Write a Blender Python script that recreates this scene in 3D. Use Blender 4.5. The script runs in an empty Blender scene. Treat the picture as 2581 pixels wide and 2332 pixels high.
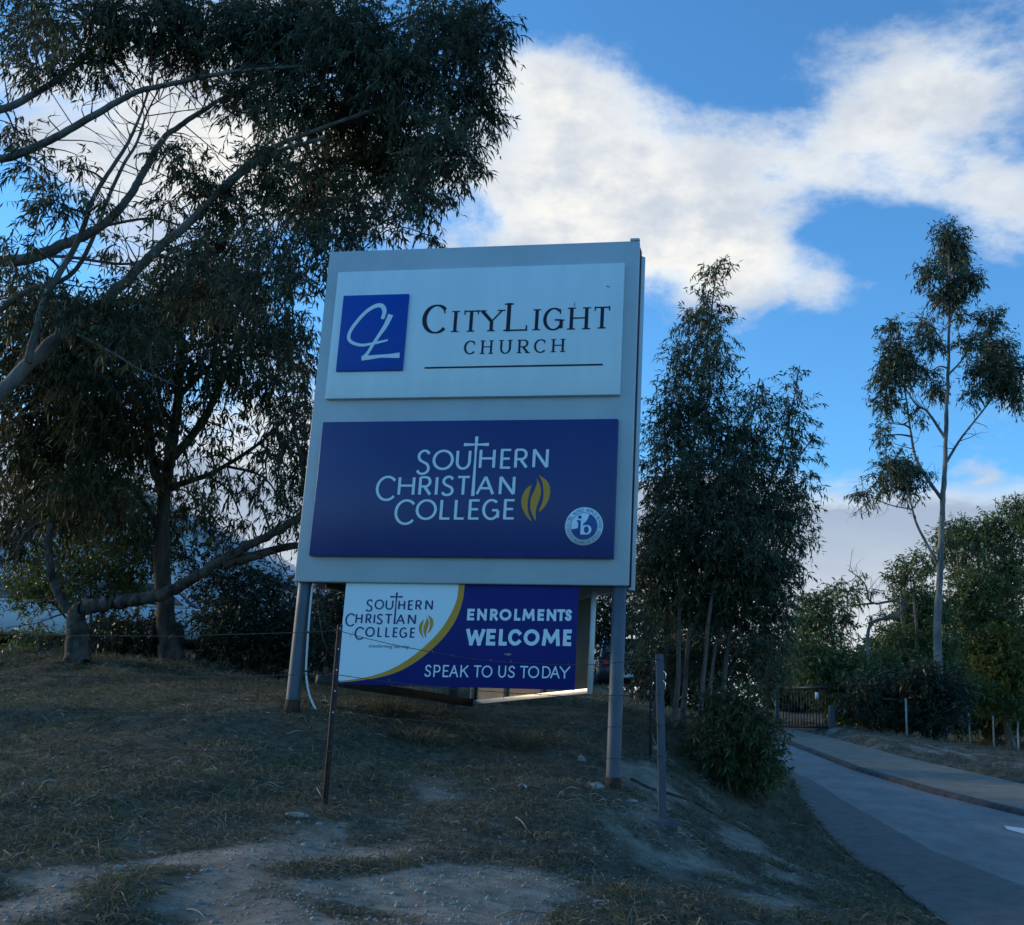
import bpy, math, random
import numpy as np
from mathutils import Vector, Matrix

R = math.radians
rng = np.random.default_rng(7)
random.seed(7)
sc = bpy.context.scene

# ------------------------------------------------------------------ camera
PITCH, ROLL, CZ = 0.24348632905, 0.0322973020, 1.6
FPX, CX, CY, PW, PH = 2700.0, 1600.0, 1166.0, 2581, 2332     # focal length and principal point, photo pixels
_f = np.array([0, math.cos(PITCH), math.sin(PITCH)])
_r0 = np.array([1.0, 0, 0]); _u0 = np.cross(_r0, _f)
_r = math.cos(ROLL) * _r0 + math.sin(ROLL) * _u0
_u = -math.sin(ROLL) * _r0 + math.cos(ROLL) * _u0
CAM = np.array([0, 0, CZ])
cd = bpy.data.cameras.new('camera'); cam = bpy.data.objects.new('camera', cd)
sc.collection.objects.link(cam); sc.camera = cam
cam.matrix_world = Matrix(((_r[0], _u[0], -_f[0], 0), (_r[1], _u[1], -_f[1], 0), (_r[2], _u[2], -_f[2], CZ), (0, 0, 0, 1)))
cd.sensor_fit = 'HORIZONTAL'; cd.sensor_width = 36; cd.lens = FPX / PW * 36
cd.shift_x = (PW / 2 - CX) / PW; cd.clip_start = 0.05; cd.clip_end = 3000

def ray(px, py):
    d = _f + _r * (px - CX) / FPX - _u * (py - CY) / FPX
    return d
def at(px, py, Y):
    d = ray(px, py); return CAM + d * (Y / d[1])
K = 1.2802
def atd(dx, dy, Y): return at(dx * K, dy * K, Y)

# ------------------------------------------------------------------ sky, sun, exposure
SUN_AZ, SUN_EL = R(-75), R(15)
w = bpy.data.worlds.new('World'); sc.world = w; w.use_nodes = True
nt = w.node_tree; nt.nodes.clear(); N = nt.nodes; LK = nt.links
def nn(t, **k):
    n = N.new(t)
    for a, b in k.items(): setattr(n, a, b)
    return n
def M(op, a, b=None, c=None, clamp=False):
    n = nn('ShaderNodeMath', operation=op, use_clamp=clamp)
    for i, v in enumerate((a, b, c)):
        if v is None: continue
        if isinstance(v, (int, float)): n.inputs[i].default_value = v
        else: LK.new(v, n.inputs[i])
    return n.outputs[0]
def sstep(x, lo, hi):
    n = nn('ShaderNodeMapRange', interpolation_type='SMOOTHSTEP')
    LK.new(x, n.inputs['Value']); n.inputs['From Min'].default_value = lo; n.inputs['From Max'].default_value = hi
    return n.outputs['Result']
def mixc(f, a, b):
    n = nn('ShaderNodeMix', data_type='RGBA')
    for sck, v in ((n.inputs[0], f), (n.inputs[6], a), (n.inputs[7], b)):
        if isinstance(v, (int, float)): sck.default_value = v
        elif isinstance(v, tuple): sck.default_value = (*v, 1)
        else: LK.new(v, sck)
    return n.outputs[2]
tc = nn('ShaderNodeTexCoord'); sep = nn('ShaderNodeSeparateXYZ'); LK.new(tc.outputs['Generated'], sep.inputs[0])
dx, dy, dz = sep.outputs
sky = nn('ShaderNodeTexSky', sky_type='NISHITA', sun_disc=False)
sky.sun_elevation = SUN_EL; sky.sun_rotation = SUN_AZ; sky.air_density = 1.0; sky.dust_density = 0.25; sky.ozone_density = 2.2
tint = nn('ShaderNodeMix', data_type='RGBA', blend_type='MULTIPLY'); tint.inputs[0].default_value = 1
LK.new(sky.outputs[0], tint.inputs[6]); tint.inputs[7].default_value = (0.50, 0.97, 1.30, 1)
az = M('ARCTAN2', dx, dy); el = M('ARCSINE', M('MAXIMUM', M('MINIMUM', dz, 1.0), -1.0))
comb = nn('ShaderNodeCombineXYZ')
zz = M('ADD', M('MAXIMUM', dz, 0.0), 0.30)
LK.new(M('DIVIDE', dx, zz), comb.inputs[0]); LK.new(M('DIVIDE', dy, zz), comb.inputs[1])
def noise(scale, detail, rough, off, dist=0.0):
    mp = nn('ShaderNodeMapping'); LK.new(comb.outputs[0], mp.inputs[0]); mp.inputs['Location'].default_value = off
    n = nn('ShaderNodeTexNoise'); n.inputs['Scale'].default_value = scale; n.inputs['Detail'].default_value = detail
    n.inputs['Roughness'].default_value = rough; n.inputs['Distortion'].default_value = dist
    LK.new(mp.outputs[0], n.inputs['Vector']); return n.outputs[0]
n1 = noise(2.6, 12, 0.64, (3.1, 1.7, 0.4), 0.25)
n2 = noise(7.0, 8, 0.6, (1.1, 5.2, 2.0))
dens = M('MULTIPLY_ADD', n1, 2.0, -1.245)
dens = M('MULTIPLY_ADD', M('SUBTRACT', n2, 0.5), 0.75, dens)
for bx_, by_, sx_, sy_, amp in (                                   # cloud masses seen in the photograph
        (1130, 320, 270, 190, .50), (1300, 450, 260, 120, .42), (1460, 520, 140, 75, .48), (1620, 540, 150, 60, .20), (1060, 150, 140, 70, .34), (1500, 300, 200, 80, .27), (1180, 500, 220, 60, .25),
        (1800, 200, 270, 110, .50), (1960, 400, 170, 120, .50), (1700, 340, 180, 80, .30), (1610, 470, 70, 40, -.10), (1400, 150, 120, 70, -.15), (300, 280, 360, 190, .62), (620, 340, 240, 130, .45),
        (420, 880, 320, 200, .55), (1640, 590, 70, 36, .16), (1400, 20, 330, 75, -.25), (1960, 40, 120, 40, .02), (1700, 720, 300, 90, -.26), (40, 430, 120, 60, -.3),
        (620, 620, 80, 90, -.3)):
    d = ray(bx_ * K, by_ * K); d = d / np.linalg.norm(d)
    a0, e0 = math.atan2(d[0], d[1]), math.asin(d[2])
    qa = M('DIVIDE', M('SUBTRACT', az, a0), sx_ * K / FPX); qe = M('DIVIDE', M('SUBTRACT', el, e0), sy_ * K / FPX)
    g = M('EXPONENT', M('MULTIPLY', M('ADD', M('MULTIPLY', qa, qa), M('MULTIPLY', qe, qe)), -1.0))
    dens = M('MULTIPLY_ADD', g, amp, dens)
fwd = sstep(dy, -0.75, 0.45)
dens = M('MULTIPLY_ADD', M('SUBTRACT', fwd, 1.0), 0.16, dens)
mask = sstep(dens, -0.16, 0.25)
thick = sstep(dens, 0.02, 0.45)
ccol = mixc(thick, (3.2, 3.7, 4.3), (4.6, 4.5, 4.2))
ccol = mixc(M('MULTIPLY', sstep(M('ADD', n2, M('MULTIPLY', n1, 0.6)), 0.68, 0.98), 0.95), ccol, (2.7, 3.0, 3.45))
col = mixc(M('MULTIPLY', mask, 0.96), tint.outputs[2], ccol)
# low stratus bank along the horizon
bank_el = M('MULTIPLY_ADD', M('SUBTRACT', n1, 0.5), 0.10, el)
bank_el = M('MULTIPLY_ADD', M('SUBTRACT', 1.0, fwd), 0.22, bank_el)
bmask = M('SUBTRACT', 1.0, sstep(bank_el, R(12.0), R(13.6)))
bcol = mixc(sstep(bank_el, R(2.5), R(12.2)), (3.5, 3.65, 3.8), (1.8, 2.25, 2.95))
bcol = mixc(M('MULTIPLY', sstep(bank_el, R(11.9), R(12.8)), 0.8), bcol, (3.6, 3.9, 4.1))
col = mixc(bmask, col, bcol)
bg = nn('ShaderNodeBackground'); LK.new(col, bg.inputs[0]); bg.inputs[1].default_value = 0.1
out = nn('ShaderNodeOutputWorld'); LK.new(bg.outputs[0], out.inputs[0])

sl = bpy.data.lights.new('sun', 'SUN'); sl.energy = 1.2; sl.angle = R(10); sl.color = (1.0, 0.80, 0.55)
so = bpy.data.objects.new('sun', sl); sc.collection.objects.link(so)
sdir = Vector((math.sin(SUN_AZ) * math.cos(SUN_EL), math.cos(SUN_AZ) * math.cos(SUN_EL), math.sin(SUN_EL)))
so.rotation_euler = sdir.to_track_quat('Z', 'Y').to_euler(); so.location = (0, 0, 30)
sc.view_settings.view_transform = 'Standard'; sc.view_settings.look = 'None'
sc.view_settings.exposure = 1.15; sc.view_settings.gamma = 1.0; sc.view_settings.use_curve_mapping = False
sc.cycles.max_bounces = 5; sc.cycles.diffuse_bounces = 3; sc.cycles.transmission_bounces = 3

# ------------------------------------------------------------------ materials
MATS = {}
def mat(name, c1, c2=None, scale=6.0, rough=0.85, spec=0.3, metal=0.0, bump=0.0, bscale=None, c3=None, stretch=None, detail=6):
    m = bpy.data.materials.new(name); m.use_nodes = True; t = m.node_tree; b = t.nodes['Principled BSDF']
    b.inputs['Roughness'].default_value = rough; b.inputs['Metallic'].default_value = metal
    b.inputs['Specular IOR Level'].default_value = spec
    g = t.nodes.new('ShaderNodeTexCoord'); mp = t.nodes.new('ShaderNodeMapping'); t.links.new(g.outputs['Object'], mp.inputs[0])
    if stretch: mp.inputs['Scale'].default_value = stretch
    n = t.nodes.new('ShaderNodeTexNoise'); n.inputs['Scale'].default_value = scale; n.inputs['Detail'].default_value = detail
    n.inputs['Roughness'].default_value = 0.65; t.links.new(mp.outputs[0], n.inputs['Vector'])
    if c2 is None: b.inputs['Base Color'].default_value = (*c1, 1)
    else:
        r = t.nodes.new('ShaderNodeValToRGB'); e = r.color_ramp.elements
        e[0].position, e[1].position = 0.36, 0.64; e[0].color, e[1].color = (*c1, 1), (*c2, 1)
        if c3: x = e.new(0.5); x.color = (*c3, 1)
        t.links.new(n.outputs[0], r.inputs[0]); t.links.new(r.outputs[0], b.inputs['Base Color'])
    if bump:
        n2_ = t.nodes.new('ShaderNodeTexNoise'); n2_.inputs['Scale'].default_value = bscale or scale * 3; n2_.inputs['Detail'].default_value = 6
        t.links.new(mp.outputs[0], n2_.inputs['Vector'])
        bp = t.nodes.new('ShaderNodeBump'); bp.inputs['Strength'].default_value = bump; bp.inputs['Distance'].default_value = 0.02
        t.links.new(n2_.outputs[0], bp.inputs['Height']); t.links.new(bp.outputs[0], b.inputs['Normal'])
    MATS[name] = m; return m
def leafmat(name, dark, light, trans=0.35, rough=0.45, spec=0.4):
    m = bpy.data.materials.new(name); m.use_nodes = True; t = m.node_tree; b = t.nodes['Principled BSDF']
    a = t.nodes.new('ShaderNodeAttribute'); a.attribute_name = 'tint'
    mx = t.nodes.new('ShaderNodeMix'); mx.data_type = 'RGBA'; mx.inputs[6].default_value = (*dark, 1); mx.inputs[7].default_value = (*light, 1)
    t.links.new(a.outputs['Fac'], mx.inputs[0]); t.links.new(mx.outputs[2], b.inputs['Base Color'])
    b.inputs['Roughness'].default_value = rough; b.inputs['Specular IOR Level'].default_value = spec
    tr = t.nodes.new('ShaderNodeBsdfTranslucent'); t.links.new(mx.outputs[2], tr.inputs[0])
    ms = t.nodes.new('ShaderNodeMixShader'); ms.inputs[0].default_value = trans
    t.links.new(b.outputs[0], ms.inputs[1]); t.links.new(tr.outputs[0], ms.inputs[2])
    t.links.new(ms.outputs[0], t.nodes['Material Output'].inputs[0])
    MATS[name] = m; return m

leafmat('gum_leaf', (.044, .056, .034), (.135, .15, .085), .28, .55, .25)
leafmat('mid_leaf', (.040, .048, .022), (.13, .13, .060), .30, .6, .15)
leafmat('sapling_leaf', (.038, .056, .030), (.12, .155, .085), .30)
leafmat('far_leaf', (.055, .090, .030), (.17, .23, .072), .34)
leafmat('green_leaf', (.055, .085, .018), (.16, .20, .045), .35)
leafmat('bush_leaf', (.030, .055, .018), (.095, .13, .045), .30)
leafmat('slim_leaf', (.040, .060, .030), (.12, .15, .075), .28)
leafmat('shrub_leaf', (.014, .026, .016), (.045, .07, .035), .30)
leafmat('dry_grass', (.060, .062, .040), (.25, .225, .160), .25, .8, .1)
leafmat('brown_leaf', (.035, .022, .014), (.17, .11, .07), .15, .8, .15)
leafmat('dry_straw', (.20, .17, .12), (.52, .46, .36), .2, .8, .1)
leafmat('green_grass', (.040, .065, .020), (.11, .15, .045), .3, .7, .1)
mat('pale_bark', (.075, .07, .065), (.19, .18, .165), 5, .85, .2, bump=.5, bscale=22, stretch=(1, 1, .35))
mat('dark_bark', (.025, .020, .017), (.10, .08, .066), 6, .9, .15, bump=.9, bscale=16, stretch=(1, 1, .25))
mat('grey_bark', (.075, .065, .055), (.21, .185, .165), 5, .9, .15, bump=.8, bscale=18, stretch=(1, 1, .25))
mat('gum_trunk', (.085, .08, .073), (.25, .235, .215), 3.0, .85, .2, bump=.4, bscale=20, stretch=(1, 1, .4))
mat('stump_bark', (.030, .027, .024), (.13, .115, .10), 7, .95, .1, bump=1.0, bscale=26, stretch=(1, 1, .5))
mat('twig_bark', (.055, .045, .038), (.13, .11, .095), 9, .9, .15)
mat('sign_grey', (.39, .45, .49), (.47, .53, .57), 1.1, .45, .45, bump=.02, bscale=3)
mat('panel_white', (.66, .78, .82), (.73, .84, .88), 1.6, .28, .5, bump=.015, bscale=2, stretch=(2.2, 1, .35))
mat('navy', (.019, .036, .155), (.024, .043, .175), 1.2, .30, .35)
mat('banner_navy', (.010, .016, .15), (.013, .020, .17), 1.2, .5, .2)
mat('banner_white', (.74, .83, .88), (.78, .86, .91), 1.3, .4, .4)
mat('tile_blue', (.001, .060, .36), (.002, .068, .40), 1.2, .40, .25)
mat('letter_white', (.74, .84, .88), None, rough=.4)
mat('letter_dark', (.012, .010, .030), None, rough=.4)
mat('letter_blue', (.016, .026, .15), None, rough=.4)
mat('mid_blue', (.010, .085, .34), (.018, .020, .08), 2.0, .35, .4)
mat('ring_print', (.20, .33, .45), None, rough=.5)
mat('gold', (.62, .27, .022), (.68, .31, .03), 3, .45, .4)
mat('pole_paint', (.065, .08, .105), (.095, .112, .14), 3.0, .5, .4, bump=.05, bscale=30)
mat('rust', (.035, .022, .018), (.085, .045, .032), 14, .9, .2, bump=.4, bscale=40)
mat('star_steel', (.035, .022, .022), (.075, .045, .038), 25, .8, .3, bump=.2)
mat('gap_shade_black', (.02, .022, .03), None, rough=.9)  # near-black colour standing in for shade in the sign's side gap
mat('aluminium', (.55, .56, .57), (.68, .68, .68), 3, .38, .5, metal=.35)
mat('banner_back', (.42, .36, .27), (.50, .43, .33), 2.5, .6, .3)
mat('conduit', (.62, .64, .66), None, rough=.45)
mat('dark_frame', (.06, .055, .05), (.10, .09, .08), 6, .7, .3)
mat('timber_grey', (.065, .068, .08), (.11, .112, .125), 7, .8, .25, bump=.35, bscale=25, stretch=(1, 1, .15))
mat('wire_steel', (.10, .10, .10), None, rough=.6, metal=.6)
mat('asphalt_lane', (.19, .183, .170), (.27, .26, .245), 2.2, .85, .25, bump=.6, bscale=90, stretch=(1.0, .5, 1), detail=14)
mat('asphalt_dark', (.135, .130, .120), (.19, .182, .168), 5.0, .9, .2, bump=.6, bscale=90, detail=12)
mat('kerb_concrete', (.05, .05, .05), (.10, .10, .098), 5, .9, .2, bump=.2, bscale=60)
mat('path_surface', (.16, .148, .115), (.23, .21, .168), 2.2, .9, .2, bump=.25, bscale=70)
mat('road_paint', (.62, .62, .60), (.78, .78, .76), 12, .7, .3)
mat('shed_white', (.55, .60, .66), (.62, .66, .70), .6, .6, .3)
mat('shed_roof', (.30, .33, .37), (.36, .39, .42), .8, .5, .4)
mat('glass_dark', (.02, .025, .03), None, rough=.08, spec=.6)
mat('car_white', (.60, .62, .64), None, rough=.25, spec=.5)
mat('car_dark', (.010, .016, .022), None, rough=.22, spec=.55)
mat('tyre', (.02, .02, .02), None, rough=.85)
mat('lamp_red', (.35, .02, .02), None, rough=.25)
mat('lamp_clear', (.7, .72, .74), None, rough=.2)
mat('gate_black', (.012, .012, .014), None, rough=.5)
mat('dropper_grey', (.26, .28, .26), (.36, .38, .36), 12, .8, .2)
mat('stone', (.16, .15, .135), (.34, .32, .29), 9, .92, .2, bump=.6, bscale=30)
mat('litter', (.62, .64, .64), (.74, .75, .75), 20, .7, .2)
mat('stick', (.20, .175, .14), (.34, .30, .25), 12, .9, .2)

# ground material: dry turf, bare sand, moss, all from noise and the patch attribute
gm = bpy.data.materials.new('ground'); gm.use_nodes = True; t = gm.node_tree; b = t.nodes['Principled BSDF']
b.inputs['Roughness'].default_value = .95; b.inputs['Specular IOR Level'].default_value = .1
def gn(scale, detail=8, rough=.65):
    g = t.nodes.new('ShaderNodeTexCoord'); n = t.nodes.new('ShaderNodeTexNoise'); n.inputs['Scale'].default_value = scale
    n.inputs['Detail'].default_value = detail; n.inputs['Roughness'].default_value = rough; t.links.new(g.outputs['Object'], n.inputs['Vector']); return n.outputs[0]
def gramp(src, stops):
    r = t.nodes.new('ShaderNodeValToRGB'); e = r.color_ramp.elements
    while len(e) < len(stops): e.new(.5)
    for q, (p, c) in zip(e, stops): q.position = p; q.color = (*c, 1)
    t.links.new(src, r.inputs[0]); return r.outputs[0]
turf = gramp(gn(3.5, 10, .72), [(.30, (.045, .043, .030)), (.47, (.105, .095, .068)), (.60, (.165, .145, .105)), (.74, (.075, .085, .040))])
sand = gramp(gn(6.0, 10, .7), [(.30, (.155, .137, .108)), (.50, (.27, .24, .192)), (.68, (.40, .355, .285))])
at_ = t.nodes.new('ShaderNodeAttribute'); at_.attribute_name = 'bare'
ad = t.nodes.new('ShaderNodeMath'); ad.operation = 'ADD'; t.links.new(at_.outputs['Fac'], ad.inputs[0])
sb_ = t.nodes.new('ShaderNodeMath'); sb_.operation = 'MULTIPLY_ADD'; t.links.new(gn(2.2, 9, .7), sb_.inputs[0]); sb_.inputs[1].default_value = 4.2; sb_.inputs[2].default_value = -2.15
t.links.new(sb_.outputs[0], ad.inputs[1])
mr = t.nodes.new('ShaderNodeMapRange'); mr.interpolation_type = 'SMOOTHSTEP'; mr.inputs['From Min'].default_value = .15; mr.inputs['From Max'].default_value = .95
t.links.new(ad.outputs[0], mr.inputs['Value'])
mx = t.nodes.new('ShaderNodeMix'); mx.data_type = 'RGBA'; t.links.new(mr.outputs[0], mx.inputs[0]); t.links.new(turf, mx.inputs[6]); t.links.new(sand, mx.inputs[7])
t.links.new(mx.outputs[2], b.inputs['Base Color'])
bp = t.nodes.new('ShaderNodeBump'); bp.inputs['Strength'].default_value = .9; bp.inputs['Distance'].default_value = .05
t.links.new(gn(14, 8, .75), bp.inputs['Height']); t.links.new(bp.outputs[0], b.inputs['Normal'])
MATS['ground'] = gm

# ------------------------------------------------------------------ mesh helpers
def link(o, parent=None):
    sc.collection.objects.link(o)
    if parent is not None: o.parent = parent
    return o
def tag(o, label=None, cat=None, group=None, kind=None):
    if label: o['label'] = label
    if cat: o['category'] = cat
    if group: o['group'] = group
    if kind: o['kind'] = kind
    return o
def empty(name, loc, rz=0):
    o = bpy.data.objects.new(name, None); o.empty_display_size = .2; o.location = tuple(loc); o.rotation_euler = (0, 0, rz); return link(o)
def mesh_np(name, V, F, material, parent=None, smooth=False, attr=None):
    """V (n,3); F a list of (m,k) index arrays"""
    V = np.asarray(V, dtype=np.float32); me = bpy.data.meshes.new(name)
    me.vertices.add(len(V)); me.vertices.foreach_set('co', V.ravel())
    idx = np.concatenate([f.ravel() for f in F]).astype(np.int32)
    tot = np.concatenate([np.full(len(f), f.shape[1], np.int32) for f in F])
    me.loops.add(len(idx)); me.loops.foreach_set('vertex_index', idx)
    me.polygons.add(len(tot)); me.polygons.foreach_set('loop_start', np.concatenate([[0], np.cumsum(tot)[:-1]]).astype(np.int32))
    me.polygons.foreach_set('loop_total', tot)
    if smooth: me.polygons.foreach_set('use_smooth', np.ones(len(tot), bool))
    for k, v in (attr or {}).items():
        a = me.attributes.new(k, 'FLOAT', 'POINT'); a.data.foreach_set('value', np.asarray(v, np.float32))
    me.update(calc_edges=True); me.validate()
    me.materials.append(MATS[material] if isinstance(material, str) else material)
    return link(bpy.data.objects.new(name, me), parent)
class MB:
    def __init__(s): s.V = []; s.F = {}; s.n = 0
    def add(s, V, faces):
        V = np.asarray(V, float).reshape(-1, 3)
        for f in faces:
            f = np.asarray(f, int)
            if f.ndim == 1: f = f[None]
            s.F.setdefault(f.shape[1], []).append(f + s.n)
        s.V.append(V); s.n += len(V); return s
    def box(s, c, sz, rot=None):
        x, y, z = np.asarray(sz, float) / 2
        V = np.array([[i * x, j * y, k * z] for k in (-1, 1) for j in (-1, 1) for i in (-1, 1)])
        if rot is not None: V = V @ np.asarray(rot).T
        return s.add(V + np.asarray(c, float), [[0, 2, 3, 1], [4, 5, 7, 6], [0, 1, 5, 4], [2, 6, 7, 3], [0, 4, 6, 2], [1, 3, 7, 5]])
    def beam(s, a, b, wd, ht, up=(0, 0, 1)):
        a, b = np.asarray(a, float), np.asarray(b, float); d = b - a; L = np.linalg.norm(d); d /= L
        sd = np.cross(d, up); sd /= np.linalg.norm(sd); u = np.cross(sd, d)
        return s.box((a + b) / 2, (wd, L, ht), np.stack([sd, d, u], 1))
    def tube(s, P, rad, sides=8, cap=True, rough=0.0, seed=0):
        P = np.asarray(P, float); rad = np.broadcast_to(np.asarray(rad, float), (len(P),))
        T = np.gradient(P, axis=0); T /= np.linalg.norm(T, axis=1)[:, None] + 1e-9
        ref = np.array([0, 0, 1.]) if abs(T[0][2]) < .8 else np.array([1., 0, 0])
        A = np.cross(T, ref); A /= np.linalg.norm(A, axis=1)[:, None] + 1e-9; B = np.cross(T, A)
        th = np.linspace(0, 2 * np.pi, sides, endpoint=False)
        V = P[:, None] + rad[:, None, None] * (np.cos(th)[None, :, None] * A[:, None] + np.sin(th)[None, :, None] * B[:, None])
        if rough:
            gg = np.random.default_rng(seed); nz = np.zeros(V.shape[:2]); ln = np.concatenate([[0], np.cumsum(np.linalg.norm(np.diff(P, axis=0), axis=1))])
            for _ in range(9):
                ka = gg.integers(1, 6); nz += gg.uniform(.3, 1) / ka ** .5 * np.sin(ka * th[None] + gg.uniform(2, 16) * ln[:, None] * gg.choice([-1, 1]) + gg.uniform(0, 6.28))
            V = P[:, None] + (V - P[:, None]) * (1 + rough * nz * .35)[..., None]
        n = len(P); i = np.arange(n - 1)[:, None] * sides; j = np.arange(sides)[None]; j2 = (j + 1) % sides
        Q = np.stack([i + j, i + sides + j, i + sides + j2, i + j2], -1).reshape(-1, 4)
        fs = [Q]
        if cap: fs += [np.arange(sides)[None], (np.arange(sides)[::-1] + (n - 1) * sides)[None]]
        return s.add(V.reshape(-1, 3), fs)
    def prism(s, poly, y0, y1):
        """polygon (x,z) extruded from y0 to y1"""
        p = np.asarray(poly, float); n = len(p)
        V = np.concatenate([np.column_stack([p[:, 0], np.full(n, y0), p[:, 1]]), np.column_stack([p[:, 0], np.full(n, y1), p[:, 1]])])
        i = np.arange(n); j = (i + 1) % n
        return s.add(V, [i[None], (i[::-1] + n)[None], np.stack([i, i + n, j + n, j], 1)])
    def build(s, name, material, parent=None, smooth=False, bevel=0):
        o = mesh_np(name, np.concatenate(s.V), [np.concatenate(v) for v in s.F.values()], material, parent, smooth)
        if bevel:
            m = o.modifiers.new('bevel', 'BEVEL'); m.width = bevel; m.segments = 2; m.limit_method = 'ANGLE'
        return o
def smooth_path(P, n=6):
    P = np.asarray(P, float); Q = np.concatenate([[2 * P[0] - P[1]], P, [2 * P[-1] - P[-2]]]); outp = []
    for i in range(len(P) - 1):
        p0, p1, p2, p3 = Q[i:i + 4]
        for t_ in np.linspace(0, 1, n, endpoint=False):
            outp.append(.5 * ((2 * p1) + (-p0 + p2) * t_ + (2 * p0 - 5 * p1 + 4 * p2 - p3) * t_ ** 2 + (-p0 + 3 * p1 - 3 * p2 + p3) * t_ ** 3))
    return np.array(outp + [P[-1]])

# ------------------------------------------------------------------ terrain
def sstp(x, a, b):
    t_ = np.clip((x - a) / (b - a), 0, 1); return t_ * t_ * (3 - 2 * t_)
XL = lambda Y: np.interp(Y, [0, 6, 9.2, 12, 15, 18, 24, 32, 42, 60], [3.3, 3.0, 2.8, 2.8, 2.58, 2.33, 2.0, 1.6, .6, -3])
XD = lambda Y: np.interp(Y, [0, 6, 11.5, 13.6, 15.9, 21.5, 24.7, 32, 42, 60], [5.6, 5.0, 4.18, 3.8, 3.68, 3.6, 3.3, 2.9, 1.8, -2])
XK = lambda Y: np.interp(Y, [0, 12, 17, 20, 24, 32, 42, 60], [11, 7.6, 6.2, 5.46, 4.9, 4.5, 3.4, -.5])
XP = lambda Y: np.interp(Y, [0, 12, 17, 21.3, 27, 33.8, 42, 60], [14, 10.4, 8.8, 7.7, 6.8, 6.2, 5.0, 1])
ZR = lambda Y: .06 * (np.clip(Y, 5, 46) - 9.2)
ctrl = []
for px, py, Y in ((0, 2332, 5.4), (450, 2332, 5.7), (900, 2332, 5.9), (1290, 2332, 6.1), (1650, 2332, 6.7), (2000, 2332, 7.7), (2250, 2290, 8.6),
                  (0, 2100, 7.0), (400, 2130, 7.0), (0, 1900, 9.2), (400, 1900, 9.3), (0, 1740, 12.5), (300, 1735, 12.6), (600, 1735, 12.4),
                  (192, 1660, 14.5), (430, 1682, 14.3), (0, 1650, 15.5), (740, 1785, 10.75), (1544, 1995, 10.25), (820, 2023, 8.3),
                  (1200, 2060, 8.5), (1400, 2150, 7.9), (1670, 2046, 9.3), (1150, 1800, 12.6), (1140, 1790, 13.1), (1000, 1900, 10.6), (1250, 1920, 10.8), (1430, 1850, 12.4),
                  (1580, 1770, 22), (1702, 1835, 13.6), (1640, 1890, 12.2), (1830, 1965, 13.2), (1780, 2090, 10.9), (2000, 2190, 10.0), (1900, 2090, 12.2), (1900, 2230, 9.0), (700, 1740, 13),
                  (900, 1745, 16), (500, 1655, 20), (250, 1640, 28), (-250, 1640, 15), (-300, 2000, 8), (2281, 1856, 34.5), (2558, 1896, 41), (2330, 1890, 30), (2500, 1935, 26)):
    ctrl.append(at(px, py, Y))
for x, y, z in ((-8, 0, -.3), (0, 1.5, -.25), (6, 1.5, -.25), (-3, 3.5, -.1), (2, 4, 0), (-14, 6, .6), (-14, 20, 2.5), (-4, 34, 3.2), (-14, 40, 3.4), (16, 14, .3), (18, 30, 1.1), (2, 45, 2.4), (12, 48, 2.3), (20, 45, 1.8)):
    ctrl.append(np.array([x, y, z]))
ctrl = np.array(ctrl)
def _phi(r2): return r2 * np.log(r2 + 1e-9) * .5
_n = len(ctrl); _d2 = ((ctrl[:, None, :2] - ctrl[None, :, :2]) ** 2).sum(-1)
_A = np.zeros((_n + 3, _n + 3)); _A[:_n, :_n] = _phi(_d2) + np.eye(_n) * .6; _A[:_n, _n] = 1; _A[:_n, _n + 1:] = ctrl[:, :2]; _A[_n, :_n] = 1; _A[_n + 1:, :_n] = ctrl[:, :2].T
_w = np.linalg.solve(_A, np.concatenate([ctrl[:, 2], [0, 0, 0]]))
_ph = rng.uniform(0, 6.28, (40, 2)); _kd = rng.normal(size=(40, 2)); _kd /= np.linalg.norm(_kd, axis=1)[:, None]; _kf = rng.uniform(1.2, 9, 40)
def height(X, Y, detail=True):
    X = np.asarray(X, float); Y = np.asarray(Y, float); x = np.clip(X, -18, 24); y = np.clip(Y, 0, 52)
    z = np.full(x.shape, _w[_n]) + _w[_n + 1] * x + _w[_n + 2] * y
    for i in range(_n): z = z + _w[i] * _phi((x - ctrl[i, 0]) ** 2 + (y - ctrl[i, 1]) ** 2)
    if detail:
        for k in range(40): z = z + .010 * (3 / (_kf[k] + 2)) * np.sin(_kf[k] * (X * _kd[k, 0] + Y * _kd[k, 1]) + _ph[k, 0])
    lw = sstp(X, XL(Y) - .55, XL(Y) - .02); rw = 1 - sstp(X, XP(Y) + .02, XP(Y) + .9)
    k = lw * rw
    zr = ZR(Y) - .012
    return z * (1 - k) + zr * k
def ground_hit(px, py, lo=3.0, hi=60.0):
    Ys = np.linspace(lo, hi, 1200); d = ray(px, py); P = CAM + d[None] * (Ys / d[1])[:, None]
    below = P[:, 2] < height(P[:, 0], P[:, 1]); i = int(np.argmax(below)) if below.any() else len(Ys) - 1
    return P[i]
def H1(x, y): return float(height(np.array([x]), np.array([y]))[0])
xs = np.concatenate([-np.geomspace(10, 700, 22)[::-1], np.arange(-9.9, 12, .11), np.geomspace(12.1, 700, 26)])
ys = np.concatenate([[-400, -150, -60, -20, -6, -1, 1], np.arange(2, 27, .11), np.arange(27.2, 56, .5), np.geomspace(57, 1500, 18)])
GX, GY = np.meshgrid(xs, ys); GZ = height(GX, GY)
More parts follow.
